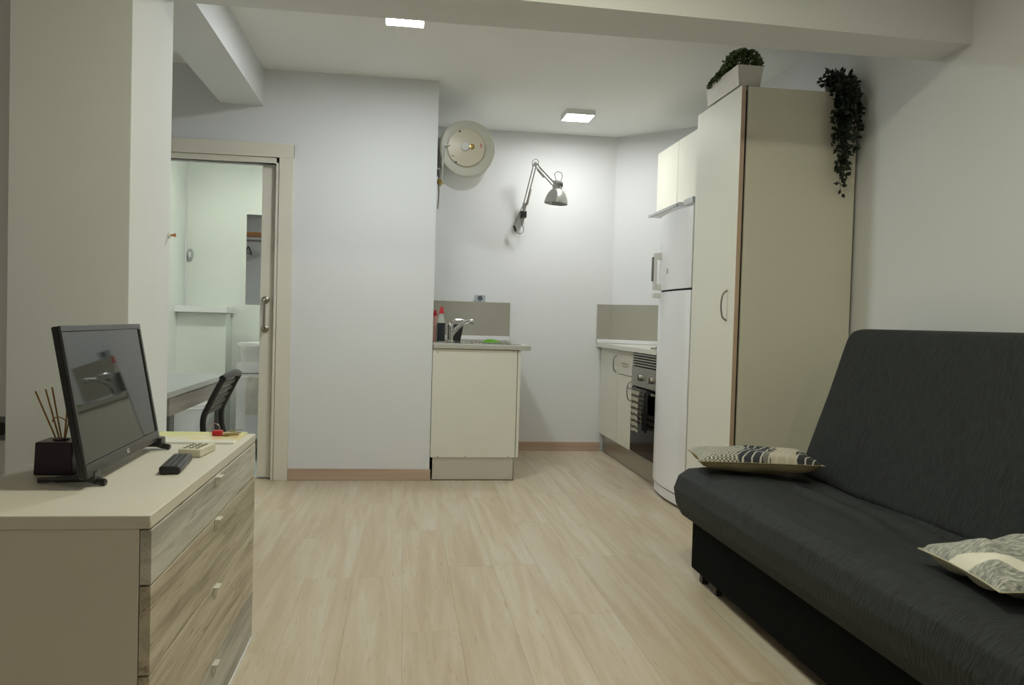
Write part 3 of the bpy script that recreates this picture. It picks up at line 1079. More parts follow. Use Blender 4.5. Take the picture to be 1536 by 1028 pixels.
for y in (OY0 + 0.02, 5.365):
    tube(b2, [(1.613, y, 0.600), (1.578, y, 0.607)], 0.007, 10)
obj('handle', b2, NICKEL, ov)


def hang_towel(name, label, y0, y1, zlo, zlo2, m, seed):
    bm_ = NB()
    path = []
    for k in range(17):
        t = k / 16
        path.append((1.5625 - 0.003 * t, 0.607 - (0.607 - zlo) * (1 - t)))
    for k in range(1, 7):
        a = math.pi - math.pi * k / 7
        path.append((1.578 + 0.0155 * math.cos(a), 0.607 + 0.0155 * math.sin(a)))
    for k in range(13):
        t = k / 12
        path.append((1.5935, 0.607 - (0.607 - zlo2) * t))
    ny = 12
    g = []
    for i, (x, z) in enumerate(path):
        row = []
        for j in range(ny + 1):
            s = j / ny
            f = max(0, min(1, (0.60 - z) / 0.15))
            front = 1 if i < 17 else 0
            row.append(bm_.verts.new((x - front * f * (0.006 + 0.006 * math.sin(s * 11 + seed)), y0 + (y1 - y0) * s + 0.006 * f * math.sin(z * 30 + seed), z + front * 0.004 * f * math.sin(s * 5 + seed))))
        g.append(row)
    for i in range(len(path) - 1):
        for j in range(ny):
            bm_.faces.new((g[i][j], g[i][j + 1], g[i + 1][j + 1], g[i + 1][j]))
    bmesh.ops.solidify(bm_, geom=list(bm_.faces), thickness=0.003)
    return tag(obj(name, bm_, m), label, 'towel', 'tea towels on the oven handle')


def stripe_mat(name, ca, cb, freq, axis=2, cross=False):
    m = bpy.data.materials.new(name)
    m.use_nodes = True
    nt = m.node_tree
    b = nt.nodes['Principled BSDF']
    b.inputs['Roughness'].default_value = 0.9
    tc = nt.nodes.new('ShaderNodeTexCoord')
    sx = nt.nodes.new('ShaderNodeSeparateXYZ')
    nt.links.new(tc.outputs['Object'], sx.inputs[0])

    def band(ax, fr):
        mu = nt.nodes.new('ShaderNodeMath')
        mu.operation = 'MULTIPLY'
        mu.inputs[1].default_value = fr
        nt.links.new(sx.outputs[ax], mu.inputs[0])
        fr_ = nt.nodes.new('ShaderNodeMath')
        fr_.operation = 'FRACT'
        nt.links.new(mu.outputs[0], fr_.inputs[0])
        gt = nt.nodes.new('ShaderNodeMath')
        gt.operation = 'GREATER_THAN'
        gt.inputs[1].default_value = 0.6
        nt.links.new(fr_.outputs[0], gt.inputs[0])
        return gt
    g1 = band(axis, freq)
    out = g1.outputs[0]
    if cross:
        g2 = band(1, freq * 1.3)
        ad = nt.nodes.new('ShaderNodeMath')
        ad.operation = 'ADD'
        nt.links.new(out, ad.inputs[0])
        nt.links.new(g2.outputs[0], ad.inputs[1])
        dv = nt.nodes.new('ShaderNodeMath')
        dv.operation = 'MULTIPLY'
        dv.inputs[1].default_value = 0.5
        nt.links.new(ad.outputs[0], dv.inputs[0])
        out = dv.outputs[0]
    mx = nt.nodes.new('ShaderNodeMix')
    mx.data_type = 'RGBA'
    mx.inputs['A'].default_value = (*ca, 1)
    mx.inputs['B'].default_value = (*cb, 1)
    nt.links.new(out, mx.inputs['Factor'])
    nt.links.new(mx.outputs['Result'], b.inputs['Base Color'])
    MATS[name] = m
    return m


hang_towel('tea_towel', 'cream tea towel with grey stripes on the oven handle', 5.085, 5.265, 0.335, 0.47, stripe_mat('towel_stripe', srgb(226, 222, 204), srgb(120, 116, 100), 24), 0.3)
hang_towel('tea_towel', 'dark checked tea towel between the striped one and the black one', 4.975, 5.078, 0.40, 0.48, stripe_mat('towel_check', srgb(40, 38, 34), srgb(150, 146, 130), 34, cross=True), 1.7)
hang_towel('tea_towel', 'black tea towel on the oven handle next to the fridge', 4.885, 4.968, 0.36, 0.47, mat('towel_black', (0.015, 0.015, 0.017), 0.95, bump=0.4, bscale=300), 2.9)

b2 = NB()
box(b2, 1.655, 1.672, 4.846, 6.36, 0.002, 0.150, bev=0.001)
tag(obj('plinth', b2, STEEL), 'long brushed steel plinth under the cooker cabinets', 'plinth')
bm = NB()
prism(bm, [(1.585, 4.846), (XR - 0.003, 4.846), (XR - 0.003, BENDR[1] - 0.02), (BEND[0] - 0.01, YK - 0.003), (1.585, YK - 0.003)], 0.862, 0.893)
tag(obj('worktop', bm, mat('worktop_cream', srgb(222, 220, 208), 0.35, var=0.04, scale=25)), 'cream worktop over the cooker cabinets', 'worktop')
hb = thing('hob', 'stainless edged ceramic hob above the oven', 'hob', (1.9, 5.1, 0.893))
part('frame', STEEL, hb, 1.615, 2.13, 4.86, 5.05, 0.8935, 0.905, bev=0.002)
part('glass', BLACKG, hb, 1.64, 2.10, 4.88, 5.03, 0.9052, 0.909, bev=0.001)
rs = thing('backsplash', 'grey backsplash panels around the kitchen corner', 'backsplash', (1.75, 6.2, 0.9))
part('panel', GREYSPLASH, rs, 1.578, 1.695, 6.367, 6.379, 0.895, 1.212, bev=0.001)
part('bottom_strip', WHITE, rs, 1.578, 1.695, 6.354, 6.3665, 0.895, 0.925, bev=0.003)
dvec = Vector((BENDR[0] - BEND[0], BENDR[1] - BEND[1], 0))
dl_ = dvec.length
ang = math.atan2(dvec.y, dvec.x)
MA = Matrix.Translation((BEND[0], BEND[1], 0)) @ Matrix.Rotation(ang, 4, 'Z')
b2 = NB()
box(b2, 0.006, dl_ - 0.02, -0.013, -0.001, 0.895, 1.212, bev=0.001)
obj('panel', b2, GREYSPLASH, rs, xf=MA)
b2 = NB()
box(b2, 0.006, dl_ - 0.04, -0.026, -0.0135, 0.895, 0.925, bev=0.003)
obj('bottom_strip', b2, WHITE, rs, xf=MA)

uc = thing('wall_cabinet', 'cream wall cabinet over the extractor hood', 'cabinet', (2.03, 5.35, 1.88))
part('body', LAMINATE, uc, 1.889, XR - 0.002, 4.90, 5.81, 1.882, 2.345, bev=0.001)
part('door', LAMINATE, uc, 1.87, 1.888, 5.36, 5.808, 1.884, 2.343, bev=0.002)
part('door', LAMINATE, uc, 1.87, 1.888, 4.902, 5.355, 1.884, 2.343, bev=0.002)
ho = thing('extractor_hood', 'slim pale extractor hood under the wall cabinet', 'extractor hood', (1.98, 5.35, 1.83))
part('body', WHITEM, ho, 1.86, XR - 0.002, 5.03, 5.64, 1.835, 1.879, bev=0.002)
part('visor', WHITE, ho, 1.768, 1.858, 5.03, 5.64, 1.838, 1.866, bev=0.002)
part('visor_lip', mat('hood_lip_grey', srgb(160, 164, 162), 0.35), ho, 1.755, 1.767, 5.03, 5.64, 1.836, 1.858, bev=0.002)
part('side_filler', mat('hood_side_grey', srgb(190, 194, 192), 0.45), ho, 1.80, XR - 0.002, 4.86, 5.028, 1.84, 1.879, bev=0.002)

# fridge
fr = thing('fridge', 'white two-door fridge freezer beside the tall cabinet', 'fridge', (1.9, 4.53, 0))
FY0, FY1 = 4.262, 4.822
FRIDGE = mat('fridge_white', srgb(238, 239, 241), 0.22, var=0.01, scale=2)
part('body', FRIDGE, fr, 1.655, 2.185, FY0 + 0.004, FY1 - 0.004, 0.03, 1.725, bev=0.006)


def fridge_door(z0, z1):
    bm_ = NB()
    poly = []
    for k in range(13):
        t = k / 12
        y = FY0 + (FY1 - FY0) * t
        poly.append((1.586 - 0.022 * math.sin(math.pi * t), y))
    poly = [(1.652, FY0)] + poly + [(1.652, FY1)]
    prism(bm_, poly, z0, z1)
    es = [e for e in bm_.edges if abs(e.verts[0].co.z - e.verts[1].co.z) < 1e-6]
    bmesh.ops.bevel(bm_, geom=es, offset=0.006, segments=2, affect='EDGES', profile=0.5)
    return bm_


obj('freezer_door', fridge_door(1.268, 1.728), FRIDGE, fr)
ld = obj('fridge_door', fridge_door(0.085, 1.256), FRIDGE, fr)
part('door_gasket', DARK, fr, 1.60, 1.66, FY0 + 0.012, FY1 - 0.012, 1.256, 1.268, bev=0)
bm = NB()
poly = [(1.655, FY0 + 0.004)] + [(1.594 - 0.022 * math.sin(math.pi * k / 12), FY0 + 0.004 + (FY1 - FY0 - 0.008) * k / 12) for k in range(13)] + [(1.655, FY1 - 0.004)]
prism(bm, poly, 0.02, 0.074)
obj('kick_plate', bm, FRIDGE, fr)
for y in (FY0 + 0.05, FY1 - 0.05):
    for x in (1.66, 2.12):
        b2 = NB()
        lathe(b2, [(0.014, 0), (0.014, 0.032)], (x, y, 0), (0, 0, 1), 12)
        obj('foot', b2, DARK, fr)
HX = 1.545
fh = part('freezer_handle', WHITEM, fr, HX - 0.012, HX + 0.008, 4.765, 4.795, 1.272, 1.50, bev=0.004)
part('handle_mount', WHITEM, fr, HX + 0.006, 1.60, 4.765, 4.805, 1.46, 1.505, bev=0.004)
part('handle_mount', WHITEM, fr, HX + 0.006, 1.60, 4.765, 4.805, 1.272, 1.31, bev=0.004)
part('handle_grip', mat('grip_grey', srgb(110, 112, 110), 0.4), fr, HX - 0.020, HX - 0.0125, 4.775, 4.80, 1.325, 1.475, bev=0.003)
part('fridge_handle', WHITEM, fr, HX - 0.012, 1.60, 4.765, 4.805, 1.222, 1.254, bev=0.005)
b2 = NB()
box(b2, 1.5645, 1.568, 4.60, 4.622, 1.365, 1.395, bev=0.0008)
obj('badge', b2, NICKEL, fr)

# tall cabinet
TY0, TY1 = 3.67, 4.256
tcb = thing('tall_cabinet', 'tall cream larder cabinet at the end of the sofa', 'cabinet', (1.9, 3.96, 0))
LAMSIDE = mat('cream_laminate_side', srgb(228, 225, 207), 0.5, var=0.012, scale=2)
part('side_panel', LAMSIDE, tcb, 1.622, XR - 0.016, TY0, TY0 + 0.018, 0.0, 2.218, bev=0.0015)
part('body', LAMSIDE, tcb, 1.626, XR - 0.012, TY0 + 0.019, TY1, 0.06, 2.215, bev=0.001)
td = part('door', LAMINATE, tcb, 1.590, 1.610, TY0 + 0.006, TY1 - 0.004, 0.062, 2.222, bev=0.0015)
part('door_edge', mat('edge_band_pink', srgb(206, 180, 156), 0.4), td, 1.5895, 1.6105, TY0 + 0.0015, TY0 + 0.0055, 0.062, 2.222, bev=0.0005)
part('door_gap', DARK, tcb, 1.611, 1.6255, TY0 + 0.012, TY1 - 0.01, 0.07, 2.20, bev=0)
part('plinth_board', LAMSIDE, tcb, 1.64, 1.655, TY0 + 0.02, TY1, 0.0, 0.058, bev=0.001)
bow_handle(td, 1.590, 3.765, 1.085, 1.235, 0.03)
for y in (3.80, 4.05):
    b2 = NB()
    box(b2, 1.592, 1.606, y - 0.008, y + 0.008, 2.2222, 2.2275, bev=0.001)
    obj('hinge_cap', b2, BRASS, tcb)

# ------------------------------------------------------------------ plants
LEAF = mat('bush_leaf', srgb(72, 90, 44), 0.5, var=0.35, scale=60)
IVY = mat('ivy_leaf', srgb(30, 44, 30), 0.45, var=0.35, scale=40)
STEM = mat('stem_brown', srgb(60, 56, 36), 0.7, var=0.2)


def leaf(bm_, p, d, n, ln, wd):
    d = d.normalized()
    s = d.cross(n)
    s = s.normalized() if s.length > 1e-5 else frame_from(d)[0]
    n = s.cross(d).normalized()
    a = bm_.verts.new(p)
    b = bm_.verts.new(p + d * ln * 0.45 + s * wd * 0.5 + n * ln * 0.08)
    c = bm_.verts.new(p + d * ln)
    e = bm_.verts.new(p + d * ln * 0.45 - s * wd * 0.5 + n * ln * 0.08)
    m_ = bm_.verts.new(p + d * ln * 0.5 - n * ln * 0.02)
    bm_.faces.new((a, b, m_))
    bm_.faces.new((b, c, m_))
    bm_.faces.new((c, e, m_))
    bm_.faces.new((e, a, m_))


def rvec():
    while True:
        v = Vector((random.uniform(-1, 1), random.uniform(-1, 1), random.uniform(-1, 1)))
        if 0.05 < v.length < 1:
            return v.normalized()


pl = thing('planter', 'white trough planter with clipped green bush on the tall cabinet', 'potted plant', (1.64, 3.9, 2.223))
bm = NB()
PX0, PX1, PY0, PY1, PZ0, PZ1 = 1.578, 1.698, 3.690, 4.10, 2.2285, 2.325
ro = [[(PX0 + 0.006, PY0 + 0.008), (PX1 - 0.006, PY0 + 0.008), (PX1 - 0.006, PY1 - 0.008), (PX0 + 0.006, PY1 - 0.008)],
      [(PX0 - 0.006, PY0), (PX1 + 0.006, PY0), (PX1 + 0.006, PY1), (PX0 - 0.006, PY1)],
      [(PX0 - 0.001, PY0 + 0.005), (PX1 + 0.001, PY0 + 0.005), (PX1 + 0.001, PY1 - 0.005), (PX0 - 0.001, PY1 - 0.005)],
      [(PX0 + 0.001, PY0 + 0.007), (PX1 - 0.001, PY0 + 0.007), (PX1 - 0.001, PY1 - 0.007), (PX0 + 0.001, PY1 - 0.007)]]
zz = [PZ0, PZ1, PZ1, PZ1 - 0.02]
rg = [[bm.verts.new((x, y, z)) for x, y in r_] for r_, z in zip(ro, zz)]
for a, b_ in zip(rg, rg[1:]):
    for j in range(4):
        bm.faces.new((a[j], a[(j + 1) % 4], b_[(j + 1) % 4], b_[j]))
bm.faces.new(rg[0][::-1])
bm.faces.new(rg[-1])
obj('trough', bm, mat('planter_white', srgb(214, 212, 202), 0.5), pl)
bm = NB()
stem_bm = NB()
mounds = [((1.640, 3.795, 2.345), 0.095), ((1.640, 3.93, 2.325), 0.078), ((1.638, 4.04, 2.318), 0.070)]
for (cx, cy_, cz), R_ in mounds:
    for i in range(2600):
        v = rvec()
        if v.z < -0.15:
            continue
        p = Vector((cx, cy_, cz)) + Vector((v.x * R_ * 0.95, v.y * R_, v.z * R_ * 0.86)) * random.uniform(0.72, 1.06)
        if p.z < PZ1 - 0.015:
            continue
        leaf(bm, p, (v + rvec() * 0.8), rvec(), random.uniform(0.011, 0.019), random.uniform(0.008, 0.012))
    for i in range(24):
        v = rvec()
        v.z = abs(v.z) + 0.3
        tube(stem_bm, [(cx, cy_, PZ1 - 0.02), Vector((cx, cy_, cz)) + v.normalized() * R_ * 0.85], 0.0012, 4)
tag(obj('foliage', bm, LEAF, pl, sharp=180), kind='stuff')
obj('stems', stem_bm, STEM, pl)

iv = thing('hanging_ivy', 'dark trailing ivy hanging down the side of the tall cabinet', 'potted plant', (2.10, 3.72, 2.222))
b2 = NB()
lathe(b2, [(0.035, 0.0), (0.040, 0.004), (0.052, 0.075), (0.055, 0.08), (0.050, 0.08), (0.046, 0.06)], (2.105, 3.742, 2.2205), (0, 0, 1), 24)
obj('pot', b2, mat('pot_grey', srgb(90, 92, 88), 0.6), iv)
bm = NB()
stem_bm = NB()


def put_leaves(path, dens, size):
    for i in range(len(path) - 1):
        for _ in range(dens):
            t = random.random()
            p = path[i].lerp(path[i + 1], t)
            d = rvec()
            d.z -= 0.5
            d.y = -abs(d.y) if random.random() < 0.7 else d.y * 0.3
            pp = p + d * 0.006
            if pp.y + 0.02 > TY0 and pp.z < 2.24:
                pp.y = TY0 - 0.022
                d.y = -abs(d.y)
            leaf(bm, pp, d, Vector((random.uniform(-0.5, 0.5), -1, random.uniform(-0.5, 0.5))), random.uniform(0.75, 1.25) * size, random.uniform(0.55, 0.8) * size)


for k in range(30):
    xe = 2.097 + random.uniform(-0.075, 0.075)
    u_ = random.random()
    ze = 2.17 - 0.33 * u_ if k > 12 else 2.0 - 0.30 * random.random()
    if k in (0, 1, 2, 3):
        ze = 1.72 + 0.05 * k
        xe = 2.097 + (k - 1.5) * 0.012
    shrink = 1.0 if ze > 2.0 else max(0.25, (ze - 1.62) / 0.4)
    xe = 2.097 + (xe - 2.097) * shrink
    if xe < 2.03 and ze < 1.9:
        ze += 0.12
    pts = [Vector((2.10 + random.uniform(-0.03, 0.03), 3.73, 2.27)), Vector((2.09 + random.uniform(-0.06, 0.06), 3.69, 2.30 + random.uniform(-0.01, 0.02)))]
    yo = random.uniform(3.60, 3.642)
    pts.append(Vector((2.097 + (xe - 2.097) * 0.8, yo + 0.01, 2.24)))
    n = 5
    for i in range(1, n + 1):
        t = i / n
        pts.append(Vector((2.097 + (xe - 2.097) * (0.8 + 0.2 * t) + random.uniform(-0.012, 0.012), yo + random.uniform(-0.01, 0.008), 2.24 + (ze - 2.24) * t)))
    path = smooth_path(pts, 3)
    tube(stem_bm, path, 0.0013, 4)
    put_leaves(path, 1 if k % 3 else 2, 0.031)
for _ in range(90):
    v = rvec()
    v.z = abs(v.z)
    p = Vector((2.095, 3.70, 2.265)) + Vector((v.x * 0.085, v.y * 0.05, v.z * 0.06))
    leaf(bm, p, v + Vector((0, -0.3, -0.2)), rvec(), random.uniform(0.02, 0.032), random.uniform(0.014, 0.02))
for b_ in (bm, stem_bm):
    for v in b_.verts:
        if v.co.z < 2.232 and v.co.y > TY0 - 0.004:
            v.co.y = TY0 - 0.004
        v.co.x = min(v.co.x, XR - 0.006)
tag(obj('foliage', bm, IVY, iv, sharp=180), kind='stuff')
obj('stems', stem_bm, STEM, iv)

# ------------------------------------------------------------------ dresser
ds = thing('dresser', 'white chest of drawers with weathered wood fronts', 'dresser', (-0.68, 2.09, 0))
DSIDE = mat('dresser_white', srgb(214, 209, 197), 0.5, var=0.015, scale=3)
DY0, DY1 = 1.566, 2.632
DXF = -0.462
part('top', DSIDE, ds, -0.905, DXF - 0.001, DY0 - 0.004, DY1, 0.639, 0.665, bev=0.0025)
part('side_panel', DSIDE, ds, -0.90, DXF - 0.022, DY0, DY0 + 0.018, 0.0, 0.6385, bev=0.001)
part('side_panel', DSIDE, ds, -0.90, DXF - 0.022, DY1 - 0.022, DY1 - 0.004, 0.0, 0.6385, bev=0.001)
part('back_panel', DSIDE, ds, -0.90, -0.892, DY0 + 0.019, DY1 - 0.023, 0.02, 0.6385, bev=0.0)
part('plinth', DSIDE, ds, DXF - 0.045, DXF - 0.024, DY0 + 0.019, DY1 - 0.023, 0.0, 0.05, bev=0.0)
part('base_strip', WHITE, ds, DXF - 0.022, DXF + 0.003, DY0 + 0.0, DY1 - 0.004, 0.0, 0.008, bev=0.001)
for z0, z1, dm in ((0.5315, 0.636, WEATHERED_GREY), (0.3575, 0.5275, WEATHERED), (0.1585, 0.3535, WEATHERED), (0.0095, 0.1545, WEATHERED_GREY)):
    dw = part('drawer', dm, ds, DXF - 0.0205, DXF, DY0 + 0.0005, DY1 - 0.004, z0, z1, bev=0.001)
    b2 = NB()
    box(b2, DXF + 0.0003, DXF + 0.014, 2.075, 2.113, z1 - 0.004, z1 - 0.001, bev=0.0005)
    box(b2, DXF + 0.0003, DXF + 0.0035, 2.075, 2.113, z1 - 0.026, z1 - 0.004, bev=0.0005)
    obj('handle', b2, mat('handle_white', srgb(206, 204, 192), 0.4), dw)

# television
TVW, TVH = 0.547, 0.329
tv = thing('television', 'small black flat television standing on the dresser', 'television', (-0.67, 2.07, 0.665))
B1 = Vector((-0.658, 1.780, 0.690))
e1 = Vector((-0.022, 0.9997, 0)).normalized()
tilt = 0.18
nh = Vector((-e1.y, e1.x, 0))
e2 = Vector((0, 0, math.cos(tilt))) + nh * math.sin(tilt)
e3 = e1.cross(e2)          # faces the room (+x)
MT = Matrix(((e1.x, e2.x, e3.x, B1.x), (e1.y, e2.y, e3.y, B1.y), (e1.z, e2.z, e3.z, B1.z), (0, 0, 0, 1)))
TVB = mat('tv_black', (0.02, 0.02, 0.021), 0.28, var=0.05)
TVG = mat('tv_bezel', (0.045, 0.046, 0.045), 0.25, var=0.05)
b2 = NB()
box(b2, 0, TVW, 0, TVH, -0.017, -0.004, bev=0.003)
hs = obj('housing', b2, TVB, tv, xf=MT)
b2 = NB()
vv = box(b2, 0.10, TVW - 0.10, 0.03, TVH - 0.10, -0.040, -0.0165, bev=0.008)
obj('rear_bulge', b2, TVB, tv, xf=MT)
b2 = NB()
bz = 0.013
for a in ((0, TVW, 0, 0.028), (0, TVW, TVH - bz, TVH), (0, bz, 0.0285, TVH - bz - 0.0005), (TVW - bz, TVW, 0.0285, TVH - bz - 0.0005)):
    box(b2, a[0], a[1], a[2], a[3], -0.0035, 0.0025, bev=0.0012)
bzl = obj('bezel', b2, TVG, tv, xf=MT)
b2 = NB()
box(b2, bz + 0.0005, TVW - bz - 0.0005, 0.029, TVH - bz - 0.001, -0.0035, -0.0008, bev=0)
SCR = mat('screen_glass', (0.018, 0.021, 0.02), 0.03, var=0.02, spec=0.9)
obj('screen', b2, SCR, tv, xf=MT)
b2 = NB()
box(b2, TVW / 2 - 0.008, TVW / 2 - 0.001, 0.010, 0.019, 0.0026, 0.0032, bev=0)
box(b2, TVW / 2 + 0.001, TVW / 2 + 0.010, 0.010, 0.013, 0.0026, 0.0032, bev=0)
box(b2, TVW / 2 + 0.001, TVW / 2 + 0.010, 0.0165, 0.019, 0.0026, 0.0032, bev=0)
obj('logo', b2, mat('logo_silver', (0.6, 0.6, 0.6), 0.3, 0.6), bzl, xf=MT)
for yb in (1.835, 2.315):
    b2 = NB()
    tube(b2, smooth_path([(-0.785, yb + 0.02, 0.672), (-0.74, yb + 0.01, 0.676), (-0.675, yb, 0.680), (-0.655, yb - 0.003, 0.676), (-0.636, yb - 0.006, 0.672)], 5), [0.006] * 5 + [0.008] * 6 + [0.009] * 5 + [0.008] * 4 + [0.006], 10)
    box(b2, -0.685, -0.655, yb - 0.02, yb + 0.02, 0.675, 0.70, bev=0.004)
    obj('foot', b2, TVB, tv)

# reed diffuser
rd = thing('reed_diffuser', 'dark purple square diffuser pot with scent sticks', 'diffuser', (-0.785, 1.98, 0.665))
bm = NB()
vv = box(bm, -0.041, 0.041, -0.041, 0.041, 0, 0.076, bev=0.003)
for v in vv:
    k = v.co.z / 0.076
    v.co.x *= 1.04 - 0.06 * k
    v.co.y *= 1.04 - 0.06 * k
MD = Matrix.Translation((-0.792, 1.985, 0.6655))
obj('pot', bm, mat('purple_glass', srgb(44, 22, 42), 0.3, var=0.1, scale=12), rd, xf=MD)
b2 = NB()
lathe(b2, [(0.018, 0.076), (0.018, 0.079), (0.010, 0.080)], (-0.792, 1.985, 0.6655), (0, 0, 1), 20)
obj('neck', b2, mat('purple_top', srgb(62, 36, 54), 0.4), rd)
REED = mat('reed_tan', srgb(176, 130, 72), 0.7, var=0.12, scale=60)
for (bx_, by_), (tx, ty, tz) in (((-0.797, 1.985), (-0.841, 1.965, 0.857)), ((-0.792, 1.985), (-0.819, 1.965, 0.862)), ((-0.789, 1.987), (-0.809, 1.975, 0.866)), ((-0.786, 1.987), (-0.772, 1.97, 0.842)), ((-0.786, 1.985), (-0.764, 1.975, 0.824))):
    b2 = NB()
    tube(b2, [(bx_, by_, 0.73), (tx, ty, tz)], 0.0018, 6)
    obj('reed', b2, REED, rd)
b2 = NB()
tube(b2, smooth_path([(-0.806, 1.972, 0.785), (-0.80, 1.965, 0.795), (-0.785, 1.962, 0.797), (-0.77, 1.965, 0.787)], 5), 0.0014, 6)
obj('twine', b2, REED, rd)

# remotes
rm = thing('remote_control', 'black television remote lying on the dresser', 'remote control', (-0.55, 2.04, 0.665))
RX, RY, RA = -0.548, 2.045, 0.10
MR = Matrix.Translation((RX, RY, 0.6655)) @ Matrix.Rotation(RA, 4, 'Z')
b2 = NB()
vv = box(b2, -0.024, 0.024, -0.095, 0.095, 0, 0.020, bev=0.007, seg=3)
obj('body', b2, BLACK, rm, xf=MR)
BTN = mat('button_grey', (0.06, 0.062, 0.065), 0.45)
for j in range(8):
    for i in range(3):
        b2 = NB()
        box(b2, -0.016 + i * 0.012, -0.008 + i * 0.012, -0.078 + j * 0.019, -0.068 + j * 0.019, 0.0195, 0.0215, bev=0.001, seg=1)
        obj('button', b2, BTN, rm, xf=MR)
r2 = thing('remote_control', 'small white air conditioning remote behind the black one', 'remote control', (-0.545, 2.25, 0.665))
MR = Matrix.Translation((-0.548, 2.245, 0.6655)) @ Matrix.Rotation(-0.10, 4, 'Z')
b2 = NB()
box(b2, -0.030, 0.030, -0.06, 0.06, 0, 0.022, bev=0.004, seg=2)
obj('body', b2, mat('remote_cream', srgb(210, 204, 184), 0.45), r2, xf=MR)
BTN2 = mat('button_olive', srgb(140, 138, 122), 0.5)
for j in range(4):
    for i in range(3):
        b2 = NB()
        box(b2, -0.022 + i * 0.016, -0.012 + i * 0.016, -0.045 + j * 0.022, -0.035 + j * 0.022, 0.0218, 0.0240, bev=0.001, seg=1)
        obj('button', b2, BTN2, r2, xf=MR)

# brochure and keys
pm = bpy.data.materials.new('brochure_print')
pm.use_nodes = True
nt = pm.node_tree
b = nt.nodes['Principled BSDF']
b.inputs['Roughness'].default_value = 0.25
tc = nt.nodes.new('ShaderNodeTexCoord')
sx = nt.nodes.new('ShaderNodeSeparateXYZ')
nt.links.new(tc.outputs['Object'], sx.inputs[0])
nz = nt.nodes.new('ShaderNodeTexNoise')
nz.inputs['Scale'].default_value = 9
nt.links.new(tc.outputs['Object'], nz.inputs[0])
ma = nt.nodes.new('ShaderNodeMath')
ma.operation = 'MULTIPLY_ADD'
ma.inputs[1].default_value = 3.2
ma.inputs[2].default_value = 0.1
nt.links.new(sx.outputs[1], ma.inputs[0])
ad = nt.nodes.new('ShaderNodeMath')
ad.operation = 'ADD'
nt.links.new(ma.outputs[0], ad.inputs[0])
nt.links.new(nz.outputs['Fac'], ad.inputs[1])
cr = nt.nodes.new('ShaderNodeValToRGB')
els = cr.color_ramp.elements
els[0].position = 0.3
els[0].color = (*srgb(232, 232, 226), 1)
els[1].position = 0.62
els[1].color = (*srgb(238, 220, 162), 1)
q = els.new(0.5)
q.color = (*srgb(236, 230, 206), 1)
q = els.new(0.85)
q.color = (*srgb(226, 226, 150), 1)
nt.links.new(ad.outputs[0], cr.inputs[0])
nt.links.new(cr.outputs[0], b.inputs['Base Color'])
b2 = NB()
box(b2, -0.755, -0.487, 2.415, 2.628, 0.6652, 0.6705, bev=0.0006, seg=1)
tag(obj('brochure', b2, pm), 'glossy yellow and white brochure under the keys', 'brochure')
ky = thing('key_bunch', 'bunch of brass keys with a red fob on the brochure', 'keys', (-0.55, 2.56, 0.671))
b2 = NB()
tube(b2, [Vector((-0.575, 2.56, 0.685)) + Vector((0.017 * math.cos(a * 0.3), 0.004 * math.sin(a * 0.5), 0.004 + 0.017 * math.sin(a * 0.3))) for a in range(22)], 0.0012, 6)
obj('ring', b2, CHROME, ky)
b2 = NB()
box(b2, -0.577, -0.548, 2.535, 2.565, 0.6712, 0.687, bev=0.004)
obj('fob', b2, RED, ky)
for k, (x, y, a) in enumerate(((-0.54, 2.55, 0.1), (-0.535, 2.565, 0.5), (-0.53, 2.54, -0.3), (-0.525, 2.575, 1.0))):
    MK = Matrix.Translation((x, y, 0.6715 + 0.003 * k)) @ Matrix.Rotation(a, 4, 'Z')
    b2 = NB()
    lathe(b2, [(0.011, 0), (0.011, 0.0025)], (0, 0, 0), (0, 0, 1), 14)
    box(b2, 0.008, 0.04, -0.003, 0.003, 0.0003, 0.0022, bev=0)
    box(b2, 0.030, 0.038, -0.006, -0.003, 0.0003, 0.0022, bev=0)
    obj('key', b2, BRASS, ky, xf=MK)

# ------------------------------------------------------------------ sofa
def fabric(name, col, axis='Y'):
    m = bpy.data.materials.new(name)
    m.use_nodes = True
    nt = m.node_tree
    N, L = nt.nodes, nt.links
    b = N['Principled BSDF']
    b.inputs['Roughness'].default_value = 0.72
    b.inputs['Specular IOR Level'].default_value = 0.22
    b.inputs['Sheen Weight'].default_value = 0.03
    b.inputs['Sheen Roughness'].default_value = 0.5
    tc = N.new('ShaderNodeTexCoord')
    n0 = N.new('ShaderNodeTexNoise')
    n0.inputs['Scale'].default_value = 9
    L.new(tc.outputs['Object'], n0.inputs[0])
    mx = N.new('ShaderNodeVectorMath')
    mx.operation = 'MULTIPLY_ADD'
    L.new(n0.outputs['Color'], mx.inputs[0])
    mx.inputs[1].default_value = (0.03, 0.03, 0.03)
    L.new(tc.outputs['Object'], mx.inputs[2])
    mp = N.new('ShaderNodeMapping')
    mp.inputs['Scale'].default_value = (26, 200, 26)
    L.new(mx.outputs[0], mp.inputs[0])
    n1 = N.new('ShaderNodeTexNoise')
    n1.inputs['Scale'].default_value = 1.0
    n1.inputs['Detail'].default_value = 3
    L.new(mp.outputs[0], n1.inputs[0])
    cr = N.new('ShaderNodeValToRGB')
    cr.color_ramp.elements[0].position = 0.35
    cr.color_ramp.elements[0].color = (*[c * 0.7 for c in col], 1)
    cr.color_ramp.elements[1].position = 0.68
    cr.color_ramp.elements[1].color = (*[c * 1.45 for c in col], 1)
    L.new(n1.outputs['Fac'], cr.inputs[0])
    L.new(cr.outputs[0], b.inputs['Base Color'])
    bp = N.new('ShaderNodeBump')
    bp.inputs['Strength'].default_value = 0.7
    bp.inputs['Distance'].default_value = 0.006
    L.new(n1.outputs['Fac'], bp.inputs['Height'])
    L.new(bp.outputs[0], b.inputs['Normal'])
    MATS[name] = m
    return m


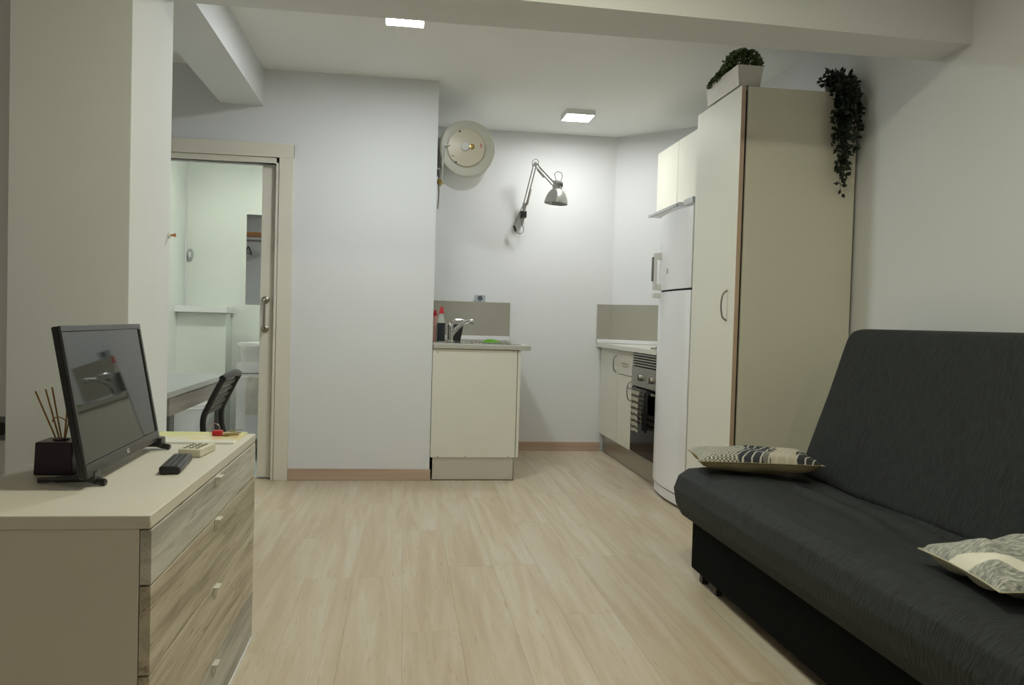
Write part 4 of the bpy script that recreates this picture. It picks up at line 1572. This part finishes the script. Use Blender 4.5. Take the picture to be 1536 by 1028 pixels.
SOFA = fabric('charcoal_crinkle_fabric', (0.0235, 0.0275, 0.0275))
SBASE = mat('black_base_fabric', (0.004, 0.0046, 0.0046), 0.95, var=0.1, scale=80, bump=0.2, bscale=400, spec=0.1)
sf = thing('sofa', 'charcoal fabric click-clack sofa bed along the right wall', 'sofa', (1.6, 2.25, 0))
SY_0, SY_1 = 1.20, 3.27


def wrinkle(co):
    z = 0.0
    if co.z > 0.30:
        s = max(0.0, min(1.0, (co.x - 1.42) / 0.12)) * max(0.0, min(1.0, (1.80 - co.x) / 0.05))
        ph = (co.x - 0.10 * (co.y - 2.2)) * 48 + 2.6 * noise.noise(Vector((co.x * 3, co.y * 2.4, 0.3)))
        z += s * 0.018 * math.sin(ph) * (0.55 + 0.9 * noise.noise(Vector((co.x * 2, co.y * 3.1, 7.7))))
        z += 0.006 * noise.noise(Vector((co.x * 5, co.y * 3.5, 2.1)))
    return Vector((0, 0, z))


seat_poly = [(1.235, 0.225), (1.74, 0.235), (1.80, 0.27), (1.80, 0.40), (1.76, 0.418), (1.68, 0.424), (1.60, 0.430), (1.52, 0.437), (1.44, 0.443), (1.36, 0.449), (1.29, 0.453), (1.225, 0.446), (1.180, 0.415), (1.160, 0.36), (1.172, 0.295), (1.20, 0.245)]
sp2 = []
for i in range(len(seat_poly)):
    a, b_ = Vector(seat_poly[i]), Vector(seat_poly[(i + 1) % len(seat_poly)])
    n = max(1, int((b_ - a).length / 0.011))
    for k in range(n):
        sp2.append(a.lerp(b_, k / n))
seat_poly2 = smooth_poly(sp2, 1)
bm = NB()
loft_y(bm, seat_poly2, SY_0, SY_1, r=0.035, nr=5, nmid=70, disp=wrinkle)
obj('seat_cushion', bm, SOFA, sf, sharp=60)
# backrest, leaning towards the wall
bp_ = [(1.725, 0.425), (1.745, 0.40), (1.80, 0.405), (1.90, 0.45), (1.96, 0.60), (2.04, 0.85), (2.095, 1.02), (2.08, 1.055), (2.02, 1.062), (1.965, 1.056), (1.935, 1.03), (1.915, 0.975), (1.85, 0.775), (1.78, 0.575)]
sp2 = []
for i in range(len(bp_)):
    a, b_ = Vector(bp_[i]), Vector(bp_[(i + 1) % len(bp_)])
    n = max(1, int((b_ - a).length / 0.03))
    for k in range(n):
        sp2.append(a.lerp(b_, k / n))


def soft(co):
    return Vector((0.004 * noise.noise(Vector((co.x * 4, co.y * 3, co.z * 4))), 0, 0))


bm = NB()
loft_y(bm, smooth_poly(sp2, 2), SY_0, SY_1 - 0.005, r=0.035, nr=5, nmid=60, disp=soft)
obj('backrest', bm, SOFA, sf, sharp=60)
b2 = NB()
box(b2, 1.214, 1.95, SY_0 + 0.06, 3.155, 0.042, 0.245, bev=0.012, seg=3)
obj('base_box', b2, SBASE, sf)
LEGM = mat('leg_brown', (0.055, 0.04, 0.03), 0.5)
for y in (1.32, 3.075):
    for x in (1.235, 1.88):
        part('leg', LEGM, sf, x, x + 0.03, y, y + 0.03, 0.0, 0.045, bev=0.002)
part('leg', LEGM, sf, 1.235, 1.26, 2.93, 2.955, 0.0, 0.045, bev=0.002)
b2 = NB()
for y in (1.5, 2.95):
    tube(b2, [(1.86, y, 0.26), (1.90, y, 0.45)], 0.012, 8)
obj('hinge_bar', b2, BLACK, sf)


# ------------------------------------------------------------------ cushions
def pillow_half(bm_, a, b_, th, up, n=26, rough=0.0, seed=0.0):
    g = []
    for i in range(n + 1):
        row = []
        for j in range(n + 1):
            u_, v_ = -1 + 2 * i / n, -1 + 2 * j / n
            f = max(0.0, (1 - u_ ** 4)) * max(0.0, (1 - v_ ** 4))
            h = th * f ** 0.42
            pinch = 1 - 0.07 * (1 - abs(v_) ** 2) * (abs(u_) ** 3)
            pinch2 = 1 - 0.07 * (1 - abs(u_) ** 2) * (abs(v_) ** 3)
            wv = rough * f ** 0.5 * noise.noise(Vector((u_ * 2.4 + seed, v_ * 2.4, seed)))
            row.append(bm_.verts.new((u_ * a * pinch, v_ * b_ * pinch2, up * (h + wv * 1.0) + 0.0)))
        g.append(row)
    for i in range(n):
        for j in range(n):
            bm_.faces.new((g[i][j], g[i + 1][j], g[i + 1][j + 1], g[i][j + 1]))


def nodes_of(name, rough=0.85):
    m = bpy.data.materials.new(name)
    m.use_nodes = True
    nt = m.node_tree
    b = nt.nodes['Principled BSDF']
    b.inputs['Roughness'].default_value = rough
    MATS[name] = m
    return m, nt, b


def ramp(nt, src, stops, const=False):
    cr_ = nt.nodes.new('ShaderNodeValToRGB')
    if const:
        cr_.color_ramp.interpolation = 'CONSTANT'
    el = cr_.color_ramp.elements
    el[0].position, el[0].color = stops[0][0], (*stops[0][1], 1)
    el[1].position, el[1].color = stops[-1][0], (*stops[-1][1], 1)
    for p_, c_ in stops[1:-1]:
        e_ = el.new(p_)
        e_.color = (*c_, 1)
    nt.links.new(src, cr_.inputs[0])
    return cr_.outputs[0]


def mixc(nt, fac, a, b_):
    mx_ = nt.nodes.new('ShaderNodeMix')
    mx_.data_type = 'RGBA'
    nt.links.new(fac, mx_.inputs['Factor'])
    nt.links.new(a, mx_.inputs['A'])
    nt.links.new(b_, mx_.inputs['B'])
    return mx_.outputs['Result']


def coords(nt, scale=(1, 1, 1), rot=(0, 0, 0)):
    tc_ = nt.nodes.new('ShaderNodeTexCoord')
    mp_ = nt.nodes.new('ShaderNodeMapping')
    mp_.inputs['Scale'].default_value = scale
    mp_.inputs['Rotation'].default_value = rot
    nt.links.new(tc_.outputs['Object'], mp_.inputs[0])
    return mp_.outputs[0]


def tex(nt, kind, vec, **kw):
    t_ = nt.nodes.new(kind)
    nt.links.new(vec, t_.inputs['Vector'])
    for k_, v_ in kw.items():
        t_.inputs[k_.replace('_', ' ')].default_value = v_
    return t_


# printed leaves with a woven grey end
m1, nt1, b1 = nodes_of('leaf_print_cover')
n_ = tex(nt1, 'ShaderNodeTexNoise', coords(nt1), Scale=9.0)
sx_ = nt1.nodes.new('ShaderNodeSeparateXYZ')
nt1.links.new(coords(nt1, rot=(0, 0, 0.35)), sx_.inputs[0])
ad_ = nt1.nodes.new('ShaderNodeMath')
ad_.operation = 'MULTIPLY_ADD'
ad_.inputs[1].default_value = 0.12
nt1.links.new(n_.outputs['Fac'], ad_.inputs[0])
nt1.links.new(sx_.outputs[0], ad_.inputs[2])
mr_ = nt1.nodes.new('ShaderNodeMapRange')
mr_.inputs['From Min'].default_value = -0.21
mr_.inputs['From Max'].default_value = 0.33
nt1.links.new(ad_.outputs[0], mr_.inputs[0])
zone = ramp(nt1, mr_.outputs[0], [(0.0, srgb(60, 62, 66)), (0.40, srgb(52, 56, 62)), (0.60, srgb(120, 118, 110)), (0.66, srgb(196, 186, 166)), (0.86, srgb(50, 52, 54)), (1.0, srgb(60, 60, 60))], True)
wv_ = tex(nt1, 'ShaderNodeTexWave', coords(nt1, rot=(0, 0, 0.6)), Scale=11.0, Distortion=3.5, Detail=1.0)
vein = ramp(nt1, wv_.outputs['Fac'], [(0.0, (0, 0, 0)), (0.86, (0, 0, 0)), (0.95, (0.8, 0.8, 0.8)), (1.0, (1, 1, 1))])
pale = nt1.nodes.new('ShaderNodeRGB')
pale.outputs[0].default_value = (*srgb(206, 202, 190), 1)
leafy = mixc(nt1, vein, zone, pale.outputs[0])
ck_ = tex(nt1, 'ShaderNodeTexChecker', coords(nt1), Scale=120.0, Color1=(*srgb(204, 202, 184), 1), Color2=(*srgb(92, 94, 92), 1))
lt_ = nt1.nodes.new('ShaderNodeMath')
lt_.operation = 'LESS_THAN'
lt_.inputs[1].default_value = 0.42
nt1.links.new(mr_.outputs[0], lt_.inputs[0])
nt1.links.new(mixc(nt1, lt_.outputs[0], leafy, ck_.outputs['Color']), b1.inputs['Base Color'])
KHAKI = mat('khaki_velvet', srgb(160, 148, 116), 0.8, var=0.12, scale=14, bump=0.2, bscale=60)


def place_cushion(label, loc, rotz, tiltx, tilty, a, b_, thu, thd, mt, mb_, seed, rough):
    t = thing('cushion', label, 'cushion', loc, 'cushions on the sofa')
    t.rotation_euler = (tiltx, tilty, rotz)
    ORG[t.name] = Vector((0, 0, 0))
    bm_ = NB()
    pillow_half(bm_, a, b_, thu, 1, rough=rough, seed=seed)
    obj('top_cover', bm_, mt, t, sharp=180)
    bm_ = NB()
    pillow_half(bm_, a, b_, thd, -1, rough=rough, seed=seed + 3)
    obj('underside_cover', bm_, mb_, t, sharp=180)
    bm_ = NB()
    n = 60
    pts = []
    for k in range(n + 1):
        s = (k / n) * 4
        sd, q = int(s) % 4, s - int(s)
        u_, v_ = ((-1 + 2 * q, -1), (1, -1 + 2 * q), (1 - 2 * q, 1), (-1, 1 - 2 * q))[sd]
        pinch = 1 - 0.07 * (1 - abs(v_) ** 2) * (abs(u_) ** 3)
        pinch2 = 1 - 0.07 * (1 - abs(u_) ** 2) * (abs(v_) ** 3)
        pts.append((u_ * a * pinch, v_ * b_ * pinch2, 0))
    tube(bm_, pts, 0.002, 6, cap=False)
    obj('seam', bm_, mb_, t)
    return t


place_cushion('patterned cushion with woven grey end lying at the far end of the sofa', (1.466, 3.14, 0.507), -0.20, 0.0, 0.0, 0.250, 0.140, 0.036, 0.048, m1, KHAKI, 1.2, 0.012)
m2, nt2, b2_ = nodes_of('marbled_grey_cover')
na_ = tex(nt2, 'ShaderNodeTexNoise', coords(nt2, (60, 240, 60), (0, 0, 0.5)), Scale=1.0, Detail=4.0)
base_ = ramp(nt2, na_.outputs['Fac'], [(0.30, srgb(104, 108, 106)), (0.5, srgb(158, 160, 154)), (0.7, srgb(204, 204, 194))])
nb_ = tex(nt2, 'ShaderNodeTexWave', coords(nt2, rot=(0, 0, 2.2)), Scale=1.25, Distortion=3.0, Detail=0.5)
lf_ = ramp(nt2, nb_.outputs['Fac'], [(0.0, (0, 0, 0)), (0.90, (0, 0, 0)), (0.92, (1, 1, 1)), (1.0, (1, 1, 1))])
wh_ = nt2.nodes.new('ShaderNodeRGB')
wh_.outputs[0].default_value = (*srgb(226, 224, 212), 1)
nt2.links.new(mixc(nt2, lf_, base_, wh_.outputs[0]), b2_.inputs['Base Color'])
place_cushion('marbled grey and white cushion at the near end of the sofa', (1.508, 1.680, 0.494), -0.12, 0.0, 0.0, 0.198, 0.168, 0.048, 0.034, m2, mat('beige_underside', srgb(190, 184, 160), 0.8, var=0.08, scale=12, bump=0.2, bscale=60), 4.4, 0.03)
